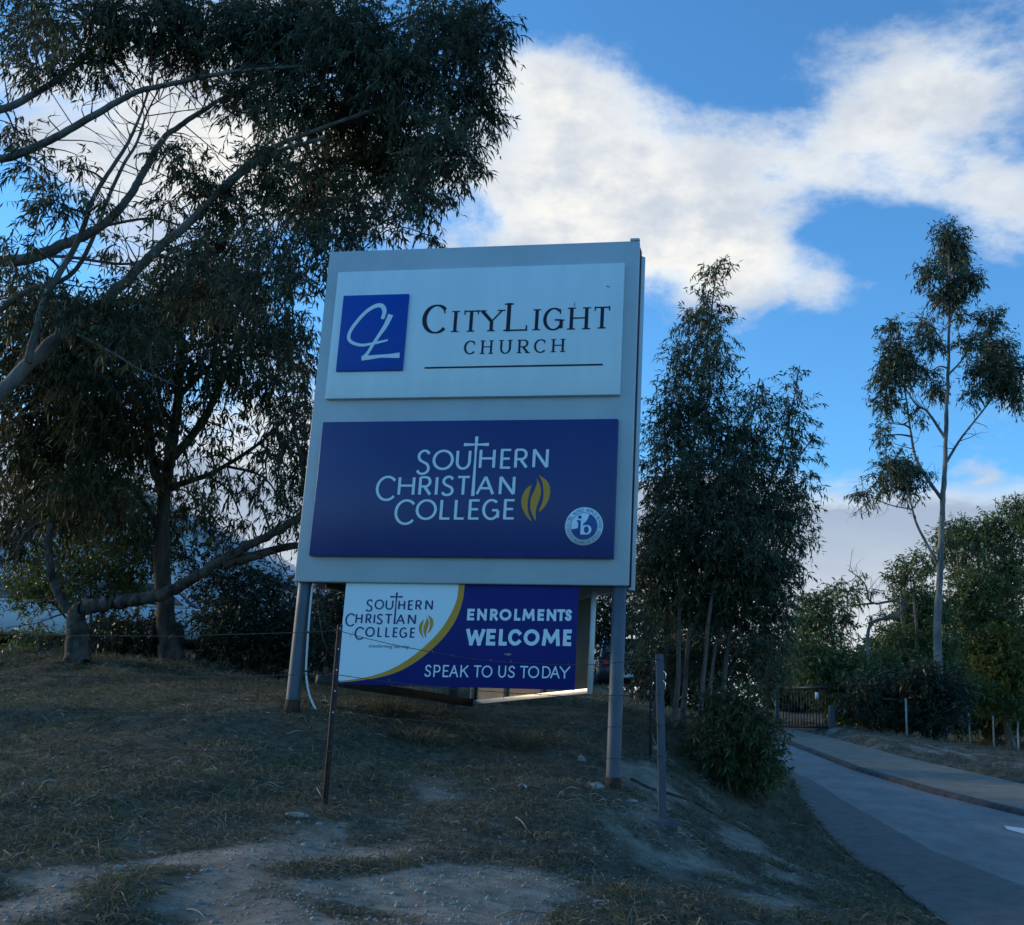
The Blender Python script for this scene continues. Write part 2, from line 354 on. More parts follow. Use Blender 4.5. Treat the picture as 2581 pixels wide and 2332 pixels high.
PATCH = [(at(px, py, Y)[:2], r, a) for px, py, Y, r, a in ((560, 2200, 6.4, .7, .42), (860, 2140, 7.1, .8, .45), (700, 2260, 6.0, .6, .4), (1050, 2290, 6.1, .8, .38), (200, 2280, 5.6, .7, .42), (330, 2170, 6.5, .6, .35), (500, 2310, 5.8, .5, .3), (1180, 2230, 6.6, .5, .4), (1400, 2280, 6.6, .6, .3),
         (1760, 2060, 11, .8, .42), (1690, 1990, 11, .7, .38), (1900, 2170, 9.8, .8, .27), (1120, 1990, 9.2, .6, .28), (1650, 2060, 9.4, .6, .36), (2000, 2270, 8.4, .8, .26), (2330, 1885, 31, 2.0, .35), (2480, 1915, 29, 2.0, .25), (2080, 1850, 34, 1.2, .35), (1700, 2180, 8.2, .5, .3))]
_bk = np.random.default_rng(17); _bd = _bk.normal(size=(26, 2)); _bd /= np.linalg.norm(_bd, axis=1)[:, None]; _bf = _bk.uniform(2.5, 13, 26); _bp = _bk.uniform(0, 6.28, 26)
def bare(X, Y):
    v = np.zeros(np.shape(X)); f = np.zeros(np.shape(X))
    for k in range(26): f = f + np.sin(_bf[k] * (X * _bd[k, 0] + Y * _bd[k, 1]) + _bp[k]) / (.6 + .12 * _bf[k])
    for (c, r, a) in PATCH: v = v + a * np.exp(-((X - c[0]) ** 2 + ((Y - c[1]) * .8) ** 2) / r ** 2)
    return v * np.clip(1.05 + .36 * f, 0, 2.4)
nx, ny = len(xs), len(ys)
I = (np.arange(ny - 1)[:, None] * nx + np.arange(nx - 1)[None]).ravel()
tag(mesh_np('ground', np.stack([GX, GY, GZ], -1).reshape(-1, 3), [np.stack([I, I + 1, I + nx + 1, I + nx], 1)], 'ground', smooth=True, attr={'bare': bare(GX, GY).ravel()}), kind='structure')

def ribbon(name, fa, fb, dz, material, y0=1.0, y1=56.0, n=111, cols=6):
    Y = np.linspace(y0, y1, n); a, b_ = fa(Y), fb(Y); s_ = np.linspace(0, 1, cols)
    X = a[:, None] * (1 - s_) + b_[:, None] * s_; V = np.stack([X, np.repeat(Y[:, None], cols, 1), np.repeat((ZR(Y) + dz)[:, None], cols, 1)], -1).reshape(-1, 3)
    i = (np.arange(n - 1)[:, None] * cols + np.arange(cols - 1)[None]).ravel()
    return tag(mesh_np(name, V, [np.stack([i, i + 1, i + cols + 1, i + cols], 1)], material, smooth=True), kind='structure')
_e = np.random.default_rng(3); _ek = _e.uniform(0, 6.28, 6)
wob = lambda Y: .035 * np.sin(1.3 * Y + _ek[0]) + .02 * np.sin(3.7 * Y + _ek[1]) + .012 * np.sin(9.1 * Y + _ek[2])
ribbon('driveway', lambda Y: XL(Y) + wob(Y) - .02, XK, .0, 'asphalt_lane', n=400)
ribbon('asphalt_strip', lambda Y: XL(Y) + wob(Y), lambda Y: XD(Y) + .4 * wob(Y + 4), .005, 'asphalt_dark', n=400)
ribbon('footpath', lambda Y: XK(Y) + .15, XP, .07, 'path_surface', n=200)
Y = np.linspace(1, 56, 160); kb = MB()
sec = np.array([[0, -.05], [.03, .05], [.06, .075], [.16, .078], [.16, -.05]])
V = np.stack([np.stack([XK(Y)[:, None] + sec[None, :, 0], np.repeat(Y[:, None], 5, 1), ZR(Y)[:, None] + sec[None, :, 1]], -1)])[0]
i = (np.arange(159)[:, None] * 5 + np.arange(4)[None]).ravel()
kb.add(V.reshape(-1, 3), [np.stack([i, i + 1, i + 6, i + 5], 1)])
tag(kb.build('kerb', 'kerb_concrete'), kind='structure')
# painted mark at the right edge of the lane
pm = []
for px, py in ((2531, 2083), (2538, 2092), (2590, 2106), (2640, 2112), (2640, 2098), (2585, 2090)):
    d = ray(px, py); lo, hi = 5, 30
    for _ in range(40):
        m_ = (lo + hi) / 2; p = CAM + d * (m_ / d[1]); lo, hi = (m_, hi) if p[2] > ZR(m_) else (lo, m_)
    pm.append([p[0], p[1], ZR(p[1]) + .009])
tag(mesh_np('road_marking', np.array(pm), [np.arange(6)[None]], 'road_paint'), kind='structure')

# ------------------------------------------------------------------ foliage
def leaf_mesh(name, P, D, L, Wd, tintv, material, parent, g, droop=.12):
    n = len(P); rn = g.normal(size=(n, 3)); S = np.cross(D, rn); S /= np.linalg.norm(S, axis=1)[:, None] + 1e-9
    U = np.cross(S, D)
    mid = P + D * (L * .42)[:, None] + U * (L * .05)[:, None]
    tip = P + D * L[:, None] + np.array([0, 0, -1.]) * (L * droop)[:, None]
    V = np.stack([P, mid + S * (Wd / 2)[:, None], tip, mid - S * (Wd / 2)[:, None]], 1).reshape(-1, 3)
    F = np.arange(4 * n).reshape(-1, 4)
    o = mesh_np(name, V, [F], material, parent, attr={'tint': np.repeat(tintv, 4)})
    return tag(o, kind='stuff')
def norm(v): return v / (np.linalg.norm(v, axis=-1, keepdims=True) + 1e-9)

def tree(name, label, cat, base, limbs, clumps, leaf='gum_leaf', bark='pale_bark', leaf_len=.13, leaf_w=.024, dens=1.0, droop=1.0,
         twig_len=.35, per=11, group=None, sides=9, seed=1, trunk_n=1, wiggle=.02, twig_r=.006, conn_r=.016):
    """base: world point; limbs: list of (points, r0, r1), first trunk_n are trunks; clumps: (centre, radii(3), weight)"""
    g = np.random.default_rng(seed); base = np.asarray(base, float); root = empty(name, base)
    tag(root, label, cat, group)
    samp = []
    for k, (pts, r0, r1) in enumerate(limbs):
        P = smooth_path(np.asarray(pts, float), 12 if r0 > .07 else 7); m = len(P); jit = g.normal(size=(m, 3)) * wiggle * min(r0, .1) * 6
        jit = (jit + np.roll(jit, 1, 0) + np.roll(jit, -1, 0)) / 3; jit[0] = 0
        P = P + jit; tt = np.linspace(0, 1, m); rr = r0 + (r1 - r0) * tt ** .85
        if k < trunk_n: rr = rr * (1 + .45 * np.exp(-tt * 14))
        MB().tube(P - base, rr, max(sides, 14) if r0 > .07 else sides, rough=.13 if r0 > .03 else 0, seed=seed * 50 + k).build('trunk' if k < trunk_n else 'limb', bark, root, smooth=True)
        samp.append(np.column_stack([P, rr]))
    samp = np.concatenate(samp)
    tw = MB(); LP, LD, LL, LW, LT = [], [], [], [], []
    for (pts, r0, r1) in limbs[trunk_n:]:                          # fine bare side twigs along the limbs
        P = smooth_path(np.asarray(pts, float), 7); sp = twig_len * 1.7
        for q in range(2, len(P) - 1):
            if g.uniform() > .55: continue
            ax = norm(P[q + 1] - P[q - 1]); d = norm(np.cross(ax, g.normal(size=3)) + ax * .6); L = sp * g.uniform(.5, 1.8); bend = g.normal(size=3) * .22 * L
            mid_ = P[q] + d * L * .5 + bend; end_ = P[q] + d * L + bend * .4 - np.array([0, 0, .1 * L]); rq = min(r0 * .3, twig_r * 1.6)
            tw.tube(smooth_path([P[q] - base, mid_ - base, end_ - base], 3), np.linspace(rq, rq * .2, 7), 4, cap=False)
            d2 = norm(d + g.normal(size=3) * .7); tw.tube(np.array([mid_, mid_ + d2 * L * .35, mid_ + d2 * L * .6 + bend * .3]) - base, [rq * .5, rq * .35, rq * .12], 3, cap=False)
    for (c, rad, wt) in clumps:
        c = np.asarray(c, float); rad = np.asarray(rad, float)
        dd = ((samp[:, :3] - c) ** 2).sum(1) + 2.0 * np.maximum(0, samp[:, 2] - c[2] - .2) ** 2
        s0 = samp[int(np.argmin(dd))]; a = s0[:3]; span = np.linalg.norm(c - a)
        if span > .05:
            mid = (a + c) / 2 + g.normal(size=3) * span * .08 + np.array([0, 0, .10 * span])
            tw.tube(smooth_path([a - base, mid - base, c - base], 4), np.linspace(min(conn_r * (1 + span * .3), s0[3]), twig_r * 1.3, 9), 5)
        vol = rad[0] * rad[2] * 3.14
        ntw = max(3, int(vol * wt * dens * 2.7 / (per * leaf_len * leaf_w * .5)))
        off = norm(g.normal(size=(ntw, 3))) * (g.uniform(.08, 1, (ntw, 1)) ** .5)
        lump = 1 + .22 * np.sin(off @ g.normal(size=3) * 5 + g.uniform(0, 6)); off = off * lump[:, None]
        p = c + off * rad
        dr = norm(off * .9 + g.normal(size=(ntw, 3)) * .55 + np.array([0, 0, -.35 * droop]))
        tl = twig_len * g.uniform(.55, 1.3, ntw)
        if ntw:
            st = c + (p - c) * g.uniform(.15, .5, (ntw, 1))
            for q in range(0, ntw, 2):
                e = p[q] + dr[q] * tl[q] - np.array([0, 0, .18 * droop * tl[q]])
                tw.tube(np.array([st[q], (st[q] * .35 + p[q] * .65) + np.array([0, 0, .03]), p[q], e]) - base, [twig_r, twig_r * .8, twig_r * .6, twig_r * .25], 3, cap=False)
        k = per; tt = np.linspace(.0, 1, k)[None] + g.uniform(-.08, .08, (ntw, k))
        pos = p[:, None] + dr[:, None] * (tt * tl[:, None])[..., None]; pos[..., 2] -= .18 * droop * (tt ** 2) * tl[:, None]
        dl = norm(dr[:, None] * .55 + g.normal(size=(ntw, k, 3)) * .62 + np.array([0, 0, -.85 * droop]))
        shade = g.uniform(-.18, .18, (ntw, 1)) + g.uniform(-.1, .1)
        LP.append(pos.reshape(-1, 3)); LD.append(dl.reshape(-1, 3)); n_ = ntw * k
        LL.append(leaf_len * g.uniform(.6, 1.3, n_)); LW.append(leaf_w * g.uniform(.7, 1.25, n_))
        LT.append(np.clip((g.beta(2, 3, (ntw, k)) + shade), 0, 1).ravel())
    if tw.n: tag(tw.build('twigs', 'twig_bark', root, smooth=True), kind='stuff')
    if LP:
        leaf_mesh('crown', np.concatenate(LP) - base, np.concatenate(LD), np.concatenate(LL), np.concatenate(LW), np.concatenate(LT), leaf, root, g)
    return root
def cl(lst, Y, fx=lambda x, y: (x, y), pxs=K, dsp=.0, g=np.random.default_rng(11), dr=1.0):
    """clump list in picture units -> world clumps at distance Y (+- dsp)"""
    o = []
    for e in lst:
        x, y, rx, ry = e[:4]; wt = e[4] if len(e) > 4 else 1.0; yy = Y + (g.uniform(-dsp, dsp) if dsp else 0) + (e[5] if len(e) > 5 else 0)
        sx, sy = fx(x, y); s_ = pxs * yy / FPX
        o.append((at(sx * 1.0, sy * 1.0, yy), (rx * s_, dr * (rx + ry) / 2 * s_, ry * s_), wt))
    return o
D2 = lambda x, y: (x * K, y * K)                                   # picture scale 2016 wide
C7 = lambda x, y: (1560 + x * .5268, 540 + y * .5268)
C5 = lambda x, y: (1560 + x * .5115, 1400 + y * .5115)
def path(lst, Y, fx=D2, dY=0.0):
    n = len(lst); return [at(*fx(*p[:2]), Y + dY * i / max(1, n - 1) + (p[2] if len(p) > 2 else 0)) for i, p in enumerate(lst)]

# ------------------------------------------------------------------ the sign
SX, SY, SZT, SH, SW, SYAW = -1.704946, 10.5, 4.919715 + CZ, 3.593417, 3.401577, -0.153425
sd = np.array([math.cos(SYAW), math.sin(SYAW), 0]); sn = np.array([-math.sin(SYAW), math.cos(SYAW), 0])
SB = np.array([SX, SY, H1(SX, SY)])
def onsign(px, py, yo=0.0):
    """photo pixel -> (x, z) in the sign's own frame on the plane local y = yo"""
    d = ray(px, py); tt = ((SB + sn * yo - CAM) @ sn) / (d @ sn); P = CAM + d * tt - SB
    return np.array([P @ sd, P[2]])
ZT, ZB, HX = SZT - SB[2], SZT - SH - SB[2], SW / 2
C1 = lambda x, y: (780 + x * .44643, 580 + y * .44643)
C2 = lambda x, y: (740 + x * .44643, 1020 + y * .44643)
C3 = lambda x, y: (700 + x * .46627, 1440 + y * .46627)

# --- lettering: strokes in a unit box
def arc(cx, cy, rx, ry, a0, a1, n=20):
    a = np.radians(np.linspace(a0, a1, n)); return [(cx + rx * math.cos(q), cy + ry * math.sin(q)) for q in a]
_S = smooth_path(np.array([(.93, .86), (.74, .98), (.46, 1), (.17, .90), (.09, .73), (.25, .58), (.52, .50), (.80, .41), (.94, .25), (.82, .07), (.50, 0), (.20, .03), (.02, .15)]), 4).tolist()
_bowl = lambda y0, x1: [(0, 1), (x1 * .55, 1)] + arc(x1 * .55, (1 + y0) / 2, x1 * .45, (1 - y0) / 2, 90, -90, 12)[1:] + [(0, y0)]
GLY = {
    'E': [[(0, 0), (0, 1)], [(0, 1), (1, 1)], [(0, .51), (.88, .51)], [(0, 0), (1, 0)]],
    'N': [[(0, 0), (0, 1)], [(0, 1), (1, 0)], [(1, 0), (1, 1)]],
    'R': [[(0, 0), (0, 1)], _bowl(.47, .92), [(.42, .47), (1, 0)]],
    'P': [[(0, 0), (0, 1)], _bowl(.42, 1.0)],
    'D': [[(0, 0), (0, 1)], [(0, 1), (.4, 1)] + arc(.4, .5, .6, .5, 90, -90, 16)[1:] + [(0, 0)]],
    'O': [arc(.5, .5, .5, .5, 90, 450, 33)],
    'L': [[(0, 1), (0, 0)], [(0, 0), (1, 0)]],
    'M': [[(.06, 0), (.14, 1)], [(.14, 1), (.5, .22)], [(.5, .22), (.86, 1)], [(.86, 1), (.94, 0)]],
    'T': [[(.5, 0), (.5, 1)], [(0, 1), (1, 1)]],
    'S': [_S],
    'W': [[(0, 1), (.24, 0)], [(.24, 0), (.5, .9)], [(.5, .9), (.76, 0)], [(.76, 0), (1, 1)]],
    'C': [arc(.55, .5, .55, .5, 42, 318, 26)],
    'A': [[(0, 0), (.5, 1)], [(.5, 1), (1, 0)], [(.2, .34), (.8, .34)]],
    'K': [[(0, 0), (0, 1)], [(.95, 1), (.05, .42)], [(.35, .60), (1, 0)]],
    'U': [[(0, 1), (0, .38)] + arc(.5, .38, .5, .38, 180, 360, 14)[1:] + [(1, 1)]],
    'Y': [[(0, 1), (.5, .46)], [(1, 1), (.5, .46)], [(.5, .46), (.5, 0)]],
    'H': [[(0, 0), (0, 1)], [(1, 0), (1, 1)], [(0, .52), (1, .52)]],
    'I': [[(.5, 0), (.5, 1)]],
    'G': [arc(.52, .5, .52, .5, 48, 335, 26), [(.97, .06), (.97, .44)], [(.58, .46), (.97, .46)]],
}
SERIF = {'I': [(.5, 0), (.5, 1)], 'T': [(.5, 0)], 'Y': [(.5, 0), (.03, 1), (.97, 1)], 'L': [(0, 1), (.0, 0)], 'H': [(0, 0), (0, 1), (1, 0), (1, 1)],
         'U': [(0, 1), (1, 1)], 'R': [(0, 0), (0, 1), (.99, 0)], 'G': [(.93, .44)]}
VSER = {'C': [(.93, .80)], 'G': [(.90, .84)], 'T': [(0, .93), (1, .93)], 'L': [(1, .06)]}
class Ink:
    """flat strokes a hair proud of the panel; each stroke gets its own small step so none share a plane"""
    def __init__(s, y): s.mb = MB(); s.y = y; s.k = 0
    def stroke(s, P, wd, cap=.5):
        P = np.asarray(P, float); wd = np.broadcast_to(np.asarray(wd, float), (len(P),)).copy()
        d0 = norm(P[0] - P[1]); d1 = norm(P[-1] - P[-2]); P = P.copy()
        if np.linalg.norm(P[0] - P[-1]) > 1e-6: P[0] = P[0] + d0 * wd[0] * cap; P[-1] = P[-1] + d1 * wd[-1] * cap
        T = norm(np.gradient(P, axis=0))
        if np.linalg.norm(P[0] - P[-1]) < 1e-6: T[0] = T[-1] = norm(P[1] - P[-2])
        Nn = np.column_stack([-T[:, 1], T[:, 0]]); A = P + Nn * wd[:, None] / 2; B = P - Nn * wd[:, None] / 2
        y = s.y - .00035 * (s.k % 7); s.k += 1; n = len(P)
        V = np.concatenate([np.column_stack([q[:, 0], np.full(n, y), q[:, 1]]) for q in (A, B)])
        i = np.arange(n - 1); s.mb.add(V, [np.stack([i, i + 1, i + 1 + n, i + n], 1)])
    def poly(s, P):
        P = np.asarray(P, float); y = s.y - .00035 * (s.k % 7); s.k += 1
        s.mb.add(np.column_stack([P[:, 0], np.full(len(P), y), P[:, 1]]), [np.arange(len(P))[None]])
    def glyph(s, ch, x0, z0, x1, z1, wd, style='sans', thin=None):
        thin = thin or wd; hw = wd / 2; W_, H_ = max(x1 - x0 - wd, 1e-4), z1 - z0 - thin
        f = lambda p: np.array([x0 + hw + p[0] * W_, z0 + thin / 2 + p[1] * H_])
        for st in GLY[ch]:
            P = np.array([f(p) for p in st]); T = norm(np.gradient(P, axis=0))
            if style == 'sans': wv = wd
            else:
                v = np.abs(T[:, 1]) ** 1.2; wv = thin + (wd - thin) * v
                if len(P) == 2 and .2 < abs(T[0, 0]) < .97: wv = wd if T[0, 0] * T[0, 1] < 0 else thin * 1.15
            s.stroke(P, wv, .5 if style == 'sans' else .0 if ch not in 'EL' else .3)
        if style == 'serif':
            for p in SERIF.get(ch, []):
                c = f(p); s.stroke([c - [wd * 1.15, 0], c + [wd * 1.15, 0]], thin * .9, 0)
            for p in VSER.get(ch, []):
                c = f(p); s.stroke([c - [0, H_ * .10], c + [0, H_ * .12]], thin * .9, 0)
    def row(s, spec, fx, wd, style='sans', thin=None, off=0.0):
        for ch, xa, ya, xb, yb in spec:
            a = onsign(*fx(xa, (ya + yb) / 2), off); b_ = onsign(*fx(xb, (ya + yb) / 2), off); xm = (xa + xb) / 2
            zt, zb = onsign(*fx(xm, ya), off)[1], onsign(*fx(xm, yb), off)[1]
            s.glyph(ch, a[0], zb, b_[0], zt, wd, style, thin)
    def build(s, name, m, parent): return s.mb.build(name, m, parent)

sign = tag(empty('pylon_sign', SB, SYAW), 'tall grey roadside sign with white church panel above navy college panel', 'sign')
# front sheet with folded edges
fb = MB(); fb.box((0, .03, (ZT + ZB) / 2), (SW, .06, ZT - ZB)); fb.build('front_sheet', 'sign_grey', sign, bevel=.012)
MB().box((HX - .05, .015, ZT + .012), (.10, .05, .03)).build('corner_cap', 'sign_grey', sign, bevel=.008)
MB().box((0, .155, (ZT + ZB) / 2), (SW - .02, .185, ZT - ZB - .03)).build('gap_shade_box', 'gap_shade_black', sign)  # black filler painting the gap's shade between front and rear sheets
# poles
def pole_at(px, py, yo, px2, py2, rad):
    a = onsign(px, py, yo); b_ = onsign(px2, py2, yo); x = (a[0] + b_[0]) / 2
    g = H1(*(SB[:2] + sd[:2] * x + sn[:2] * yo)) - SB[2]
    p = MB().tube([(x, yo, g - .3), (x, yo, g + .16), (x, yo, g + 1), (x, yo, ZB + .3)], rad, 20).build('pole', 'pole_paint', sign, smooth=True)
    MB().tube([(x, yo, g - .05), (x, yo, g + .05), (x, yo, g + .11)], [rad + .012, rad + .008, rad + .003], 20).build('rusted_collar', 'rust', p, smooth=True)
    return x
XR = pole_at(1562, 1482, .10, 1544, 1995, .068)
XLp = pole_at(764, 1475, .10, 741, 1785, .068)
AP = at(1138, 1780, 13.2); AP = np.array([(AP - SB) @ sd, (AP - SB) @ sn])
apg = H1(*(SB[:2] + sd[:2] * AP[0] + sn[:2] * AP[1])) - SB[2]
MB().tube([(AP[0], AP[1], apg - .3), (AP[0], AP[1], apg + 1.5), (AP[0], AP[1], ZT - .2)], .068, 16).build('pole', 'pole_paint', sign, smooth=True)
# the two rear faces of the triangle
def rear_sheet(p0, p1, name):
    p0, p1 = np.array(p0), np.array(p1)
    MB().beam((*p0, (ZT + ZB) / 2 - .02), (*p1, (ZT + ZB) / 2 - .02), .085, ZT - ZB - .03).build(name, 'sign_grey', sign, bevel=.006)
xe = onsign(1604, 1482, .30)[0] - .045
rear_sheet((xe, .30), (AP[0] + .12, AP[1] + .10), 'rear_sheet')
rear_sheet((-xe + .06, .30), (AP[0] - .12, AP[1] + .10), 'rear_sheet')
# conduit beside the left pole
cp = [onsign(*C3(x, y), .06) for x, y in ((187, 80), (175, 200), (165, 330), (157, 450), (153, 540), (160, 610), (172, 670), (190, 715), (205, 745))]
MB().tube(smooth_path([(p[0], .06, p[1]) for p in cp], 5), .011, 8).build('conduit', 'conduit', sign, smooth=True)
for q in (2, 4): MB().box((cp[q][0], .06, cp[q][1]), (.034, .034, .02)).build('conduit_saddle', 'dark_frame', sign)

def quad_panel(name, fx, corners, material, y0, y1, parent, bevel=.004):
    q = np.array([onsign(*fx(*c), y0) for c in corners]); xa, xb = q[[0, 3], 0].mean(), q[[1, 2], 0].mean(); za, zb = q[[2, 3], 1].mean(), q[[0, 1], 1].mean()
    o = MB().box(((xa + xb) / 2, (y0 + y1) / 2, (za + zb) / 2), (xb - xa, abs(y1 - y0), zb - za)).build(name, material, parent, bevel=bevel)
    return o, (xa, xb, za, zb)
P1, b1 = quad_panel('church_panel', C1, [(158, 237), (1780, 185), (1750, 930), (90, 950)], 'panel_white', -.055, -.001, sign)
tag(P1, 'white upper panel with dark serif lettering and ruled line')
ink = Ink(-.057)
ink.row([('C', 637, 422, 783, 585)], C1, .050, 'serif', .017, -.055)
ink.row([('L', 1114, 413, 1240, 570)], C1, .042, 'serif', .017, -.055)
ink.row([('I', 800, 457, 848, 577), ('T', 866, 455, 960, 575), ('Y', 963, 452, 1095, 573), ('I', 1259, 447, 1308, 567),
         ('G', 1320, 440, 1435, 567), ('H', 1470, 437, 1574, 562), ('T', 1602, 433, 1703, 557)], C1, .036, 'serif', .015, -.055)
ink.row([('C', 873, 625, 940, 702), ('H', 972, 623, 1032, 700), ('U', 1077, 621, 1138, 699), ('R', 1180, 619, 1240, 696), ('C', 1268, 617, 1338, 694),
         ('H', 1372, 615, 1437, 690)], C1, .022, 'serif', .011, -.055)
a = onsign(*C1(650, 779), -.055); b_ = onsign(*C1(1657, 760), -.055); zl = (a[1] + b_[1]) / 2
ink.stroke([(a[0], zl), (b_[0], zl)], .018, 0)
ink.build('lettering', 'letter_dark', P1)
for x, y in ((1682, 318), (1692, 321), (1497, 412), (1497, 424)):
    c = onsign(*C1(x, y), -.055); MB().tube([(c[0], -.0555, c[1]), (c[0], -.059, c[1])], .007, 6).build('spot', 'dark_frame', P1)
tile, _b = quad_panel('logo_tile', C1, [(190, 370), (558, 360), (527, 792), (150, 797)], 'tile_blue', -.078, -.0565, sign)
tag(tile, 'royal blue raised tile with a white script monogram')
ink = Ink(-.080)
def free(ink, pts, ws, fx, off, scale, n=6):
    P = np.array([onsign(*fx(*p), off) for p in pts]); Q = smooth_path(P, n); wv = np.interp(np.linspace(0, 1, len(Q)), np.linspace(0, 1, len(ws)), ws) * scale
    ink.stroke(Q, wv, .3)
u = abs(onsign(*C1(1000, 500))[0] - onsign(*C1(900, 500))[0]) / 100
free(ink, [(414, 497), (424, 458), (408, 428), (372, 430), (320, 462), (268, 518), (232, 570), (222, 610), (242, 636), (292, 650), (350, 643), (400, 632), (440, 622)], [20, 26, 24, 20, 20, 20, 18, 16, 14, 10], C1, -.078, u)
free(ink, [(456, 486), (430, 540), (395, 592), (360, 644), (332, 690), (306, 722)], [30, 26, 20, 18, 18, 22], C1, -.078, u)
free(ink, [(302, 724), (340, 720), (400, 713), (455, 711), (500, 708)], [26, 24, 18, 22, 30], C1, -.078, u)
ink.build('monogram', 'letter_white', tile)

P2, b2 = quad_panel('college_panel', C2, [(163, 100), (1833, 78), (1803, 862), (88, 858)], 'navy', -.060, -.001, sign)
tag(P2, 'glossy navy lower panel with pale college name, gold flame and round badge')
def college(fx, off, y, parent, m, big, gold, rows, cross, bar, flame_box, wd):
    ink = Ink(y)
    for spec in rows: ink.row(spec, fx, wd, 'serif0', wd * .78, off)
    c0, c1 = (onsign(*fx(*p), off) for p in cross)
    xm = (c0[0] + c1[0]) / 2
    ink.stroke([(xm, c0[1]), (xm, (c0[1] * 2 + c1[1]) / 3), (xm, c1[1])], [wd * 1.15, wd * .7, wd * 1.2], 0)
    d0, d1 = (onsign(*fx(*p), off) for p in bar); zm = (d0[1] + d1[1]) / 2
    ink.stroke([(d0[0], zm), ((d0[0] + d1[0]) / 2, zm), (d1[0], zm)], [wd * 1.15, wd * .6, wd * 1.15], 0)
    ink.build('lettering', m, parent)
    fl = Ink(y)
    for poly in ([(1345, 452), (1310, 480), (1287, 530), (1290, 580), (1315, 630), (1345, 658), (1325, 610), (1322, 550), (1335, 490)],
                 [(1368, 410), (1375, 440), (1362, 480), (1340, 530), (1338, 590), (1352, 630), (1368, 655), (1367, 610), (1375, 570), (1390, 530), (1397, 490), (1390, 450)],
                 [(1385, 397), (1405, 440), (1412, 500), (1405, 550), (1385, 605), (1420, 575), (1445, 520), (1448, 470), (1430, 430)]):
        x0, y0, x1, y1 = flame_box
        P = [onsign(*fx(x0 + (p[0] - 1283) / 167 * (x1 - x0), y0 + (p[1] - 397) / 263 * (y1 - y0)), off) for p in poly]
        P = np.array(P); fl.poly(smooth_path(np.concatenate([P, P[:1]]), 3)[:-1])
    fl.build('flame_emblem', gold, parent)
college(C2, -.060, -.062, P2, 'letter_white', 1, 'gold',
        [[('S', 692, 255, 776, 397), ('O', 785, 255, 905, 370), ('U', 917, 255, 1002, 368), ('H', 1048, 250, 1140, 363), ('E', 1168, 250, 1230, 363), ('R', 1247, 249, 1326, 362), ('N', 1350, 247, 1440, 360)],
         [('C', 465, 402, 582, 545), ('H', 590, 405, 686, 515), ('R', 707, 404, 782, 515), ('I', 800, 404, 815, 515), ('S', 833, 402, 910, 517), ('T', 918, 403, 1000, 515), ('A', 1030, 402, 1136, 512), ('N', 1160, 402, 1252, 512)],
         [('C', 570, 535, 690, 680), ('O', 690, 535, 810, 652), ('L', 826, 537, 888, 650), ('L', 908, 537, 968, 650), ('E', 988, 535, 1052, 650), ('G', 1065, 533, 1165, 652), ('E', 1186, 534, 1250, 649)]],
        [(1036, 180), (1011, 516)], [(962, 226), (1103, 226)], (1283, 397, 1450, 660), .0295)
# round badge
bc = onsign(*C2(1640, 687), -.060); br = (onsign(*C2(1747, 687), -.060)[0] - onsign(*C2(1532, 687), -.060)[0]) / 2
disc = lambda r, n=48: [(bc[0] + r * math.cos(q), bc[1] + r * math.sin(q)) for q in np.linspace(0, 2 * math.pi, n, endpoint=False)]
bd = MB().prism(disc(br), -.064, -.0605).build('badge', 'letter_white', sign)
tag(bd, 'round white badge with two-letter blue emblem and ring of small print')
B = lambda x, y: (bc[0] + (x - 660) / 342 * br, bc[1] - (y - 482) / 342 * br)          # badge enlargement units
ink = Ink(-.0646); ir = br * 242 / 342
seg = [(bc[0] + ir * math.cos(q), bc[1] + ir * math.sin(q)) for q in np.radians(np.linspace(69, -166, 40))]
ink.poly(seg + [B(480, 535), B(550, 515), B(600, 470), B(640, 440), B(690, 400), B(725, 340), B(745, 285)])
ink.build('blue_field', 'mid_blue', bd)
ink = Ink(-.0665)
ink.stroke([B(528, 392), B(575, 388)], .016, 0); ink.stroke([B(577, 380), B(577, 610)], .026, 0)
c = B(580, 320); ink.poly([(c[0] + .017 * math.cos(q), c[1] + .017 * math.sin(q)) for q in np.linspace(0, 6.283, 16, endpoint=False)])
ink.stroke([(bc[0] + ir * math.cos(q), bc[1] + ir * math.sin(q)) for q in np.radians(np.linspace(69, 196, 30))], .004, 0)
ink.build('letter_i', 'tile_blue', bd)
ink = Ink(-.0665)
ink.stroke([B(622, 340), B(622, 615)], .026, 0)
el_ = [B(705 + 68 * math.cos(q), 545 - 74 * math.sin(q)) for q in np.linspace(0, 2 * math.pi, 29)]
ink.stroke(el_, [.026 * (.45 + .55 * abs(math.cos(q))) for q in np.linspace(0, 2 * math.pi, 29)], 0)
ink.stroke([B(600, 622), B(690, 622)], .010, 0)
ink.build('letter_b', 'letter_white', bd)
ring = Ink(-.0646)
txt = 'WORLDSCHOOLECOLEDUMONDECOLEGIODELMUNDO'
slots = []; a = 80
for wlen in (5, 6, 5, 2, 5, 7, 3, 5):
    for q in range(wlen): slots.append(a); a -= 8.3
    a -= 5.2
for ch, ang in zip(txt, slots):
    q = math.radians(ang); rc = br * .855; c = np.array([bc[0] + rc * math.cos(q), bc[1] + rc * math.sin(q)])
    rx_, rz_ = np.array([math.sin(q), -math.cos(q)]), np.array([math.cos(q), math.sin(q)])
    for st in GLY[ch]: ring.stroke([c + rx_ * (p[0] - .5) * .020 + rz_ * (p[1] - .5) * .027 for p in st], .005, 0)
ring.build('ring_lettering', 'ring_print', bd)

